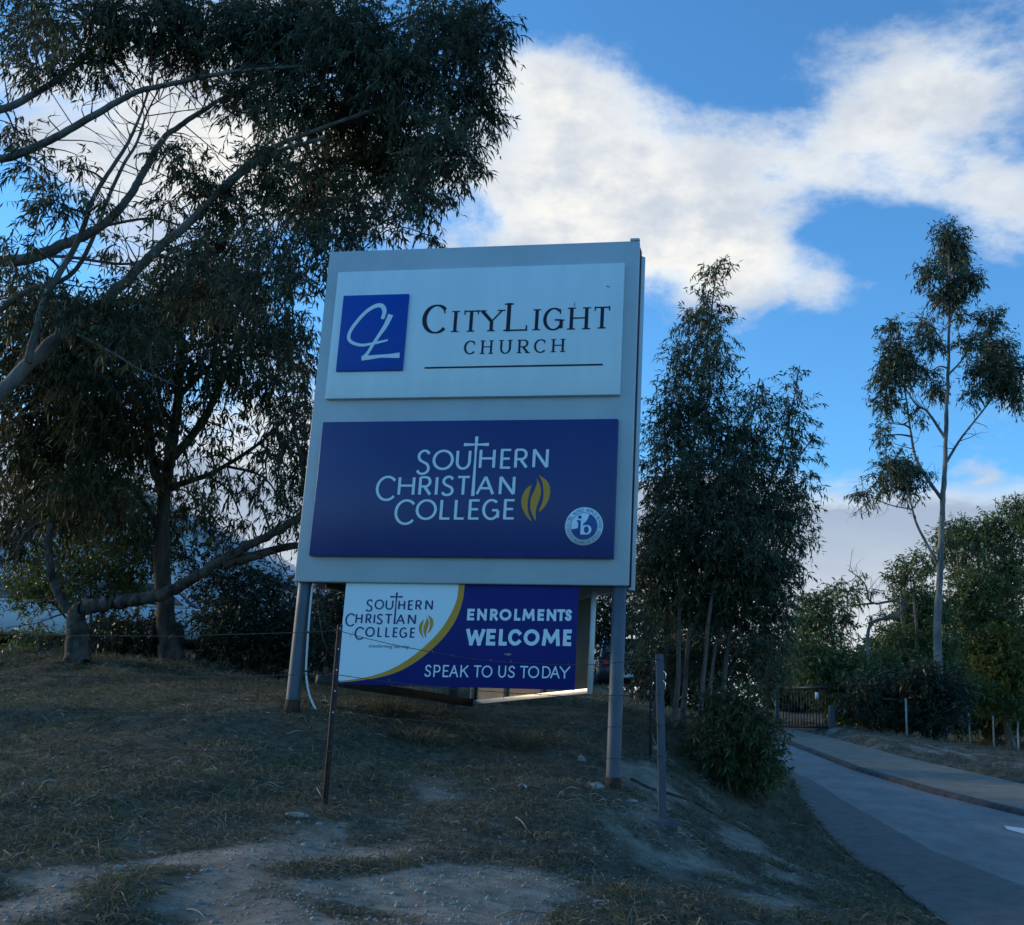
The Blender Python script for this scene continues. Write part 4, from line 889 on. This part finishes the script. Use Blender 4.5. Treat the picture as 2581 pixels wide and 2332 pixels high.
tree('young_gum_tree', 'middle young gum of the clump, shorter than the tall one beside it', 'tree', fbb,
     [([fbb] + path([(1385, 1330), (1398, 1200), (1425, 1060), (1460, 920), (1482, 820), (1495, 745)], YC - .2), .032, .007),
      ([fbb + np.array([.1, .15, 0])] + path([(1405, 1300), (1430, 1150), (1440, 1000), (1445, 900)], YC + .1), .03, .007)],
     cl([(1492, 760, 26, 22, .45), (1480, 795, 34, 32, .7), (1505, 810, 26, 26, .5), (1462, 845, 42, 40), (1490, 880, 40, 36, .9), (1450, 900, 46, 42, 1.1), (1480, 950, 60, 48, 1.2), (1440, 990, 60, 50, 1.2), (1500, 1010, 55, 48, 1.2), (1460, 1060, 70, 55, 1.3), (1440, 1130, 70, 60, 1.3), (1500, 1120, 60, 55, 1.3), (1460, 1190, 75, 45, 1.1), (1490, 1250, 55, 36, .9), (1420, 1290, 60, 45, .9, .8), (1480, 1300, 50, 40, .9, .5)], YC - .1, D2, dsp=.45),
     'sapling_leaf', 'grey_bark', .088, .019, dens=1.25, seed=32, twig_len=.21, droop=.8, conn_r=.009, twig_r=.004, sides=7, trunk_n=2)
fcc = foot(1812, YC + .1)
tree('young_gum_tree', 'right-hand young gum of the clump with open leafy side sprays', 'tree', fcc,
     [([fcc] + path([(1428, 1310), (1445, 1200), (1462, 1120), (1495, 1010), (1530, 910), (1560, 800), (1575, 720)], YC + .1), .034, .006),
      (path([(1490, 1030), (1530, 960), (1580, 890), (1600, 860)], YC + .1), .015, .005), (path([(1452, 1190), (1520, 1130), (1560, 1060), (1590, 1000)], YC + .1), .016, .005)],
     cl([(1574, 735, 18, 22, .35), (1565, 770, 26, 26, .5), (1550, 800, 28, 22, .8), (1578, 810, 22, 26, .6), (1545, 845, 32, 26, .9), (1585, 862, 26, 24, .7), (1530, 885, 30, 26, .6), (1565, 905, 36, 26, .7), (1600, 880, 14, 14, .5), (1575, 945, 34, 22, .7), (1540, 960, 40, 30), (1520, 1010, 45, 40, 1.2), (1565, 1000, 34, 30), (1590, 1005, 22, 16, .6), (1545, 1060, 45, 36, 1.2), (1580, 1060, 22, 24, .7), (1520, 1110, 45, 40, 1.2), (1560, 1120, 26, 28, .8), (1530, 1170, 40, 36, 1.1), (1510, 1220, 45, 40, 1.2), (1545, 1225, 22, 26, .8), (1510, 1275, 40, 36, 1.0), (1530, 1320, 30, 30, .8)], YC + .1, D2, dsp=.4),
     'sapling_leaf', 'grey_bark', .09, .020, dens=1.2, seed=33, twig_len=.20, droop=.7, conn_r=.008, twig_r=.004, sides=7)
shrub('rounded green bush on the bank where the driveway meets the young gums', 1830, 12.9, [(1430, 1400, 60, 45, 1.1), (1480, 1410, 55, 50, 1.2), (1400, 1450, 50, 40, 1.1), (1450, 1460, 60, 45, 1.3), (1500, 1460, 36, 45, 1.2), (1480, 1510, 45, 36, 1.2), (1430, 1505, 45, 30, 1.1), (1510, 1500, 22, 40, .8), (1460, 1545, 36, 24, .9), (1500, 1535, 14, 22, .5), (1440, 1375, 40, 26, .8)],
      'bush_leaf', [(1430, 1400), (1480, 1400), (1500, 1460), (1400, 1440)], 34, ll=.10, lw=.022, dens=1.25, dsp=.3, tlen=.2, droop=.5)
# tall slim gum by the driveway
YG = 37.0
fg = foot(2362, YG)
tree('slim_gum_tree', 'tall slim lone gum beside the driveway, bare pale trunk and clumped crown', 'tree', fg,
     [([fg] + path([(1846, 1240), (1850, 1142), (1855, 1020), (1860, 916), (1864, 800), (1867, 710), (1869, 586), (1868, 470)], YG), .15, .03),
      (path([(1862, 912), (1893, 862), (1935, 809), (1965, 770)], YG), .055, .02), (path([(1864, 868), (1828, 813), (1803, 796), (1780, 760)], YG), .06, .02),
      (path([(1859, 990), (1807, 912), (1793, 851), (1786, 797), (1770, 700)], YG), .07, .02), (path([(1853, 1122), (1807, 1036), (1791, 982), (1780, 940)], YG), .06, .02),
      (path([(1796, 1003), (1754, 995), (1721, 982), (1695, 975)], YG), .025, .01), (path([(1866, 740), (1900, 700), (1930, 640)], YG), .04, .015), (path([(1867, 700), (1840, 650), (1800, 620)], YG), .035, .012), (path([(1868, 640), (1885, 590), (1900, 540)], YG), .03, .012)],
     cl([(1560, 90, 62, 55, .9), (1610, 120, 60, 55, .9), (1600, 215, 90, 75), (1490, 270, 66, 55), (1650, 320, 90, 75), (1560, 400, 90, 55, .9), (1470, 540, 55, 55, .8), (1500, 620, 60, 50, .8), (1320, 540, 50, 50, .8), (1330, 670, 85, 80, 1.1), (1300, 790, 75, 70, 1.1), (1400, 740, 50, 60), (1280, 900, 50, 50), (1260, 1060, 36, 36, .8), (1290, 1000, 30, 26, .6), (1430, 950, 40, 40, .6), (1520, 830, 42, 52), (1480, 760, 40, 36, .7),
         (1670, 620, 58, 58, .8), (1780, 510, 52, 62), (1800, 640, 80, 70, 1.1), (1750, 750, 80, 70, 1.1), (1860, 740, 80, 80, 1.1), (1900, 860, 52, 62, 1.1), (1700, 850, 50, 40, .8), (1820, 830, 60, 50), (1310, 1190, 80, 50, 1.1), (1400, 1240, 86, 50, 1.0), (1280, 1280, 70, 42), (1380, 1330, 56, 34, .8), (1165, 1330, 46, 34, .7), (1175, 1395, 40, 18, .5), (1240, 1350, 30, 16, .4), (1640, 480, 50, 40, .7)], YG, C7, .5268, .8),
     'slim_leaf', 'gum_trunk', .20, .048, dens=2.5, seed=41, twig_len=.40, droop=.8, conn_r=.03, twig_r=.012, per=9)
# background trees at right
def crown_tree(label, px, Y, cls, limbs, seed, leaf='far_leaf', fx=C5, dens=1.0, pxs=.5115, name='bushy_tree', r=.16, group=None, ll=.20, lw=.055):
    f0 = foot(px, Y)
    L_ = [([f0] + path(l, Y, fx), r * (1 if i == 0 else .6), r * .2) for i, l in enumerate(limbs)]
    return tree(name, label, 'tree', f0, L_, cl(cls, Y, fx, pxs, Y * .03), leaf, 'grey_bark', ll, lw, dens * 2.2, .35, .45, 9, group, 7, seed, 1, .02, .012, .04)
crown_tree('broad domed tree at the right edge, its crown behind the slim gum', 2480, 44, [(1660, -120, 95, 55, 1.1), (1760, -110, 100, 55, 1.1), (1860, -150, 90, 55, 1.1), (1960, -220, 90, 55, 1.1), (2020, -150, 80, 60), (1600, -50, 70, 55), (1700, -20, 100, 45, .9), (1830, -40, 90, 45, .9), (1950, -60, 90, 60), (1760, 70, 90, 45, .6), (1900, 40, 90, 50, .8), (1650, 60, 80, 50, .8), (1820, 130, 130, 80), (1950, 100, 90, 100), (1700, 180, 120, 90), (1900, 250, 110, 100), (1780, 300, 130, 90), (1960, 350, 90, 100), (1660, 300, 90, 90), (1850, 430, 140, 110), (1980, 480, 90, 110), (1720, 450, 120, 100)], [[(1800, 700), (1790, 400), (1780, 150), (1760, -80)], [(1790, 450), (1900, 250), (1950, -150)], [(1795, 500), (1700, 250), (1660, -90)], [(1790, 400), (1850, 150), (1850, -110)]], 51, dens=.9)
crown_tree('rounded olive tree left of the slim gum trunk', 2330, 40, [(1500, 40, 75, 45, .9), (1430, 70, 70, 45, .9), (1380, 110, 50, 40, .7), (1350, 130, 34, 34, .5), (1450, 210, 100, 80), (1400, 320, 90, 70, .8), (1520, 300, 110, 100, 1.1), (1470, 420, 130, 90, 1.1), (1350, 430, 90, 70), (1560, 460, 110, 90, 1.1), (1430, 540, 140, 90, 1.2), (1580, 580, 120, 90, 1.2), (1300, 560, 110, 90, 1.1), (1480, 660, 140, 80, 1.2), (1350, 680, 120, 80, 1.2), (1600, 680, 110, 80, 1.2)], [[(1500, 760), (1480, 500), (1450, 200)], [(1490, 600), (1400, 350), (1390, 140)], [(1490, 600), (1570, 400)]], 52, dens=1.0)
crown_tree('fresh green rounded bush at far right behind the post and wire fence', 2540, 42, [(1900, 420, 110, 80, 1.1), (1960, 520, 90, 90, 1.1), (1880, 560, 100, 80, 1.2), (1950, 630, 90, 70, 1.2), (1820, 640, 110, 80, 1.2), (1900, 720, 130, 60, 1.1), (1740, 680, 100, 80, 1.1), (1780, 560, 90, 80)], [[(1900, 760), (1900, 600), (1900, 450)], [(1900, 700), (1820, 600)]], 53, 'green_leaf', dens=.95)
crown_tree('dark spreading bush beside the black gate', 2090, 38.5, [(1000, 240, 110, 70, .9), (920, 260, 60, 60, .7), (940, 340, 90, 50, .9), (1060, 340, 100, 60, .9), (1130, 180, 70, 60, .6), (900, 460, 80, 70, 1.1), (990, 480, 100, 80, 1.1), (1090, 540, 120, 90, 1.2), (960, 580, 110, 70, 1.2), (1180, 620, 120, 90, 1.2), (1060, 680, 110, 70, 1.1), (1200, 720, 130, 90, 1.2), (1130, 790, 90, 50, 1.1), (880, 560, 80, 80, 1.2), (1300, 780, 110, 60, 1.1), (850, 350, 40, 50, .5)], [[(1120, 850), (1100, 650), (1050, 400), (1010, 260)], [(1110, 700), (950, 500), (910, 320)], [(1110, 700), (1200, 560)]], 54, dens=1.0)
fw_ = crown_tree('black-green trees closing the view behind the gate', 1980, 52, [(850, 560, 90, 80, 1.2), (800, 640, 90, 80, 1.2), (900, 660, 90, 70, 1.2), (760, 560, 70, 90, 1.2), (960, 720, 100, 60, 1.2), (820, 740, 100, 60, 1.2), (720, 660, 60, 90, 1.2), (700, 480, 50, 80, 1.1)], [[(860, 820), (850, 600)], [(860, 760), (790, 620)]], 55, 'shrub_leaf', dens=1.25, ll=.26, lw=.08)
fl_ = crown_tree('long dark line of trees beyond the wire fence at far right', 2480, 58, [(x_, 560 + 60 * math.sin(x_ * .013), 110, 130, 1.3) for x_ in range(900, 2150, 120)] + [(x_, 720, 110, 90, 1.3) for x_ in range(900, 2150, 130)], [[(1800, 760), (1790, 560)], [(1800, 760), (1500, 560)], [(1800, 760), (2050, 560)]], 56, 'far_leaf', dens=.8, ll=.30, lw=.10)
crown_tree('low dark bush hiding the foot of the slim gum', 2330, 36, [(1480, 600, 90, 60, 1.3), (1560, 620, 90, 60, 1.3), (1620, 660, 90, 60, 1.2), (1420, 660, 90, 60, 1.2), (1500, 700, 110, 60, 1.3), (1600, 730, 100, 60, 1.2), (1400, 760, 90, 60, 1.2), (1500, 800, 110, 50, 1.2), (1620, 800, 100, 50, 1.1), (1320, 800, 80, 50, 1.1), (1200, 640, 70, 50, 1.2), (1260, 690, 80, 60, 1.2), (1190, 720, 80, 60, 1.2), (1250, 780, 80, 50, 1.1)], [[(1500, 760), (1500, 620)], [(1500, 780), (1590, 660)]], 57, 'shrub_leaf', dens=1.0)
crown_tree('long low bush along the wire fence at far right', 2500, 43.5, [(x_, 790 + 14 * math.sin(x_ * .03), 90, 60, 1.2) for x_ in range(1640, 2120, 70)], [[(1850, 800), (1850, 740)], [(1850, 820), (1990, 770)]], 58, 'far_leaf', dens=1.0, r=.08)
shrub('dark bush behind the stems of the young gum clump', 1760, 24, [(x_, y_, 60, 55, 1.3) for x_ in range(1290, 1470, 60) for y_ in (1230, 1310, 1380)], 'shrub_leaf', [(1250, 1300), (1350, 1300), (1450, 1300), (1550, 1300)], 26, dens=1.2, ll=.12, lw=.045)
for o_ in (fw_, fl_): o_.name = 'distant_trees'; o_['kind'] = 'stuff'
# dead tree with curled bare branches
YD = 37.6; fd = foot(1560 + 1225 * .5115, YD)
tree('dead_tree', 'dead tree with curled bare branches above the bushes by the gate', 'tree', fd,
     [([fd] + path([(1225, 640), (1225, 430), (1235, 350), (1270, 320), (1330, 310), (1385, 285), (1402, 245), (1350, 225), (1270, 240)], YD, C5), .07, .04),
      (path([(1270, 240), (1232, 220), (1217, 150), (1170, 100), (1130, 72)], YD, C5), .036, .014), (path([(1255, 236), (1180, 243), (1100, 250)], YD, C5), .04, .015),
      (path([(1240, 225), (1245, 190), (1255, 170)], YD, C5), .03, .012), (path([(1330, 310), (1300, 290), (1280, 300)], YD, C5), .04, .02), (path([(1400, 270), (1425, 240), (1440, 215)], YD, C5), .025, .010)],
     cl([(1220, 300, 40, 30, .5), (1290, 180, 30, 30, .35), (1110, 140, 40, 40, .4)], YD, C5, .5115), 'far_leaf', 'grey_bark', .18, .05, dens=.8, seed=61, conn_r=.015, twig_r=.008)

# ------------------------------------------------------------------ gate, far fence
YGa = 37.5
gl, gr = foot(1959, YGa), foot(2096, YGa - 2)
gate = tag(empty('driveway_gate', gl), 'black barred gate at the top of the driveway', 'gate')
gh = at(1959, 1720, YGa)[2] - gl[2]
MB().box((0, 0, gh / 2), (.14, .14, gh)).build('gate_post', 'timber_grey', gate, bevel=.01)
a0 = np.array([.16, 0, .15]); dv = (gr - gl) - a0 - np.array([.15, 0, 0]); dv[2] = 0
MB().beam(a0 + (0, 0, gh - .35), a0 + dv + (0, 0, gh - .35), .06, .12).build('top_rail', 'gate_black', gate)
MB().beam(a0, a0 + dv, .05, .07).build('bottom_rail', 'gate_black', gate)
for k in range(15):
    q = a0 + dv * (k + .5) / 15; MB().beam(q, q + (0, 0, gh - .35), .025, .025, up=(0, 1, 0)).build('bar', 'gate_black', gate)
q = a0 + dv * .78 + (0, -.06, gh * .62); MB().box(q, (.14, .02, .22)).build('notice', 'litter', gate)
ph = at(2096, 1778, YGa - 2)[2] - gr[2]
tag(MB().box((gr[0], gr[1], gr[2] + ph / 2 - .1), (.20, .20, ph + .2)).build('bollard_post', 'timber_grey', bevel=.015), 'thick grey post standing in front of the driveway gate', 'post')
ff = tag(empty('post_and_wire_fence', foot(2430, 38)), 'pale thin-posted wire fence behind the dirt bank at right', 'fence'); FF = np.array(ff.location); tops = []
for pxb, pyt, Yf in ((2213, 1760, 36.5), (2281, 1761, 34.5), (2378, 1786, 36.5), (2437, 1794, 38), (2497, 1804, 39.5), (2558, 1817, 41), (2640, 1830, 43)):
    b0 = foot(pxb, Yf); h_ = max(1.0, at(pxb, pyt, Yf)[2] - b0[2]); MB().box(b0 - FF + (0, 0, h_ / 2 - .1), (.05, .05, h_ + .2)).build('fence_post', 'dropper_grey', ff); tops.append((b0, h_))
for k in (.95, .7, .42):
    for (p0, h0), (p1, h1) in zip(tops[1:], tops[2:]): MB().tube([p0 + (0, 0, h0 * k) - FF, p1 + (0, 0, h1 * k) - FF], .004, 4).build('wire_strand', 'wire_steel', ff)

# ------------------------------------------------------------------ grass, stones, sticks, litter
def scatter_grass(name, n, region, material, lmin, lmax, wd, seed, lean=.9, thr=0.0, kfun=None, label=None, right=False):
    g = np.random.default_rng(seed); x = g.uniform(region[0], region[1], n); y = region[2] + (region[3] - region[2]) * g.uniform(0, 1, n) ** 1.35
    # only where the turf grows: thinner on bare soil, none on the driveway
    cx, cy = g.uniform(region[0], region[1], n // 22 + 1), region[2] + (region[3] - region[2]) * g.uniform(0, 1, n // 22 + 1) ** 1.35
    pick = g.integers(0, len(cx), n); tuft = g.uniform(0, 1, n) < .72
    x = np.where(tuft, cx[pick] + g.normal(size=n) * .05, x); y = np.where(tuft, cy[pick] + g.normal(size=n) * .05, y)
    nz = .5 * np.sin(x * 1.7 + 1.3 * np.sin(y * 1.1)) + .5 * np.sin(y * 2.3 + 1.7 * np.sin(x * .9)) + .35 * np.sin(3.9 * x + 2.9 * y)
    ok = ((x > XP(y) + .02) if right else (x < XL(y) + .03)) & (bare(x, y) * 1.35 + .45 * nz < g.uniform(.0, 1.05, n))
    if kfun is not None: ok &= kfun(x, y, nz, g)
    x, y, nz = x[ok], y[ok], nz[ok]; n = len(x); P = np.column_stack([x, y, height(x, y) - .008])
    D = norm(np.column_stack([g.normal(size=(n, 2)) * lean, np.abs(g.normal(size=n)) * .6 + .25])); L = g.uniform(lmin, lmax, n) * (1 + .35 * nz)
    o = leaf_mesh(name, P, D, L, wd * g.uniform(.6, 1.4, n), np.clip(g.beta(2, 2.6, n) + .12 * nz, 0, 1), material, None, g, droop=.35)
    return o
scatter_grass('dry_grass', 300000, (-9.5, 3.2, 4.8, 16.5), 'dry_grass', .05, .17, .0065, 71, lean=1.1)
scatter_grass('green_grass', 90000, (-9.5, 3.2, 4.8, 17), 'green_grass', .04, .12, .007, 72, lean=.8, kfun=lambda x, y, nz, g: (nz > .15) | (x > XL(y) - .9))
scatter_grass('far_grass', 60000, (-16, 3.0, 14, 32), 'dry_grass', .08, .24, .014, 73, lean=.9)
scatter_grass('fallen_straw', 9000, (-7, 3.0, 4.8, 13), 'dry_straw', .10, .30, .007, 74, lean=6.0)
scatter_grass('verge_grass', 60000, (5.5, 20, 18, 44), 'dry_grass', .08, .28, .016, 75, lean=.8, right=True)
scatter_grass('leaf_litter', 14000, (-7, 3.0, 4.8, 13), 'brown_leaf', .04, .09, .015, 76, lean=8.0)
# denser low tussocks beneath the sign
g = np.random.default_rng(80)
for lab, px, py, n_, r_, mt in (('loose tussock of long grass beneath the middle of the front banner', 1060, 1870, 420, .28, 'dry_grass'),
                               ('loose grass tussock left of the right sign pole', 1330, 1880, 420, .30, 'dry_grass'), ('brown dry tussock behind the steel picket', 990, 1800, 500, .22, 'dry_grass')):
    c = ground_hit(px, py, 6, 20); a_ = g.uniform(0, 6.28, n_); rr = r_ * np.sqrt(g.uniform(0, 1, n_)); P = np.column_stack([c[0] + rr * np.cos(a_), c[1] + rr * np.sin(a_), np.zeros(n_)]); P[:, 2] = height(P[:, 0], P[:, 1])
    D = norm(np.column_stack([(P[:, 0] - c[0]) * 2.2 + g.normal(size=n_) * .3, (P[:, 1] - c[1]) * 2.2 + g.normal(size=n_) * .3, np.full(n_, .75)]))
    o = leaf_mesh('grass_tussock', P - c, D, g.uniform(.12, .34, n_), np.full(n_, .009), g.beta(2, 3, n_), mt, None, g, .4); del o['kind']; o.location = c; tag(o, lab, 'grass')
def rock(px, py, size, label, mt='stone', flat=.6, seed=0, name='stone', cat='stone'):
    g = np.random.default_rng(seed); c = ground_hit(px, py); m = MB(); nu, nv_ = 10, 7; V = []
    k = g.normal(size=(5, 3))
    for j in range(nv_):
        for i in range(nu):
            th, ph_ = 2 * math.pi * i / nu, math.pi * (j + .5) / nv_; d = np.array([math.cos(th) * math.sin(ph_), math.sin(th) * math.sin(ph_), math.cos(ph_)])
            rr = 1 + .12 * np.sin(k @ d * 2.3).sum() / 2; V.append(d * rr * np.array(size) * np.array([1, 1, flat]))
    Q = [[j * nu + i, j * nu + (i + 1) % nu, (j + 1) * nu + (i + 1) % nu, (j + 1) * nu + i] for j in range(nv_ - 1) for i in range(nu)]
    m.add(V, [np.array(Q)[:, ::-1], np.arange(nu)[None], (np.arange(nu)[::-1] + (nv_ - 1) * nu)[None]])
    o = m.build(name, mt, None, smooth=True); o.location = (c[0], c[1], c[2] + size[2] * flat * .45); o.rotation_euler = (g.uniform(-.2, .2), g.uniform(-.2, .2), g.uniform(0, 6)); return tag(o, label, cat)
for i, (px, py, s_, lab) in enumerate(((750, 2062, (.085, .045, .045), 'pale elongated stone on the dirt just left of the steel picket'), (806, 2080, (.03, .025, .025), 'small whitish stone below the steel picket foot'),
        (1503, 1990, (.075, .06, .07), 'brown rounded rock touching the foot of the right sign pole'), (1466, 1918, (.05, .04, .06), 'upright rock among grass left of the right sign pole'),
        (1588, 2022, (.09, .05, .03), 'flat pale slab between the right pole and grey timber post'), (1648, 1892, (.06, .05, .06), 'rock at the foot of the thin rear picket'),
        (300, 2192, (.032, .025, .03), 'bluish pale stone on the dirt at lower left'), (776, 2224, (.025, .02, .02), 'small white stone on the lower central dirt'), (286, 2018, (.035, .03, .03), 'pale stone half hidden in grass at left'),
        (1075, 2205, (.03, .02, .015), 'flat white stone on dirt below the picket, right of centre'), (375, 2155, (.022, .02, .02), 'tiny white pebble on the lower left dirt'), (770, 2135, (.05, .035, .03), 'sandy stone below the pale elongated stone'))):
    rock(px, py, s_, lab, seed=90 + i)
for i, (px, py, lab) in enumerate(((1316, 1995, 'scrap of white litter in the grass below the banner'), (1664, 2005, 'torn white scrap stuck at the foot of the grey timber post'))):
    c = ground_hit(px, py); g = np.random.default_rng(i + 5); V = [np.array([x * .035, y * .03, .02 + abs(g.normal()) * .035]) for y in (-1, 0, 1) for x in (-1, 0, 1)]
    o = MB().add(V, [[0, 1, 4, 3], [1, 2, 5, 4], [3, 4, 7, 6], [4, 5, 8, 7]]).build('litter_scrap', 'litter'); o.location = c; md = o.modifiers.new('solid', 'SOLIDIFY'); md.thickness = .002; tag(o, lab, 'litter')
for i, (px, py, qx, qy, r_, lab) in enumerate(((722, 1855, 768, 1849, .008, 'short pale stick lying in grass left of the picket'), (1420, 2028, 1462, 2024, .006, 'thin bleached twig on the bank below the banner'), (1495, 2035, 1535, 2042, .006, 'bleached twig left of the grey timber post'),
        (1300, 2065, 1332, 2105, .006, 'forked grey twig low on the bank'), (1250, 2320, 1330, 2300, .007, 'long twig at the bottom edge of the bank'), (470, 2300, 520, 2328, .006, 'pale twig on the lower left dirt'))):
    a, b_ = ground_hit(px, py), ground_hit(qx, qy); m_ = (a + b_) / 2 + np.array([0, 0, .035])
    o = MB().tube(smooth_path([a + (0, 0, .015) - a, m_ - a, b_ + (0, 0, .02) - a], 4), np.linspace(r_, r_ * .4, 9), 6).build('stick', 'stick', None, smooth=True); o.location = a; tag(o, lab, 'stick')
# eroded root across the bank beside the timber post
rt = [ground_hit(*p) for p in ((1590, 1968), (1640, 1992), (1690, 2005), (1740, 2022), (1790, 2048), (1825, 2068))]; rt = [p + np.array([0, 0, .012]) for p in rt]
o = MB().tube(smooth_path([p - rt[0] for p in rt], 4), np.linspace(.022, .010, 21), 7).build('tree_root', 'dark_bark', None, smooth=True); o.location = rt[0]; tag(o, 'dark root lying across the bare bank by the grey timber post', 'root')
# gravel and leaf litter on the bare soil
g = np.random.default_rng(99); n = 22000; x = g.uniform(-6, 3, n); y = 4.8 + 7.5 * g.uniform(0, 1, n) ** 1.3
ok = (bare(x, y) + .10 > g.uniform(.05, .8, n)) & (x < XL(y) - .05); x, y = x[ok], y[ok]; n = len(x); z = height(x, y); s_ = g.uniform(.003, .013, n) * np.where(g.uniform(0, 1, n) < .06, 2, 1)
oc = np.array([[1, 0, 0], [-1, 0, 0], [0, 1, 0], [0, -1, 0], [0, 0, .8], [0, 0, -.8]]); ofc = np.array([[0, 2, 4], [2, 1, 4], [1, 3, 4], [3, 0, 4], [2, 0, 5], [1, 2, 5], [3, 1, 5], [0, 3, 5]])
V = (np.column_stack([x, y, z])[:, None] + oc[None] * s_[:, None, None] * g.uniform(.6, 1.4, (n, 6, 1))).reshape(-1, 3); F = (ofc[None] + 6 * np.arange(n)[:, None, None]).reshape(-1, 3)
tag(mesh_np('gravel', V, [F], 'stone'), 'small gravel strewn over bare soil', 'gravel', kind='stuff')
for nm, m_ in (('dry_grass', 'straw-coloured dry turf covering the bank'), ('green_grass', 'short green grass on the bank and along the driveway edge'), ('far_grass', 'dry grass beyond the sign'), ('fallen_straw', 'pale straw lying on the bank'), ('verge_grass', 'dry grass on the verge beyond the footpath'), ('leaf_litter', 'brown fallen gum leaves on the bank')):
    tag(bpy.data.objects[nm], m_, 'grass')
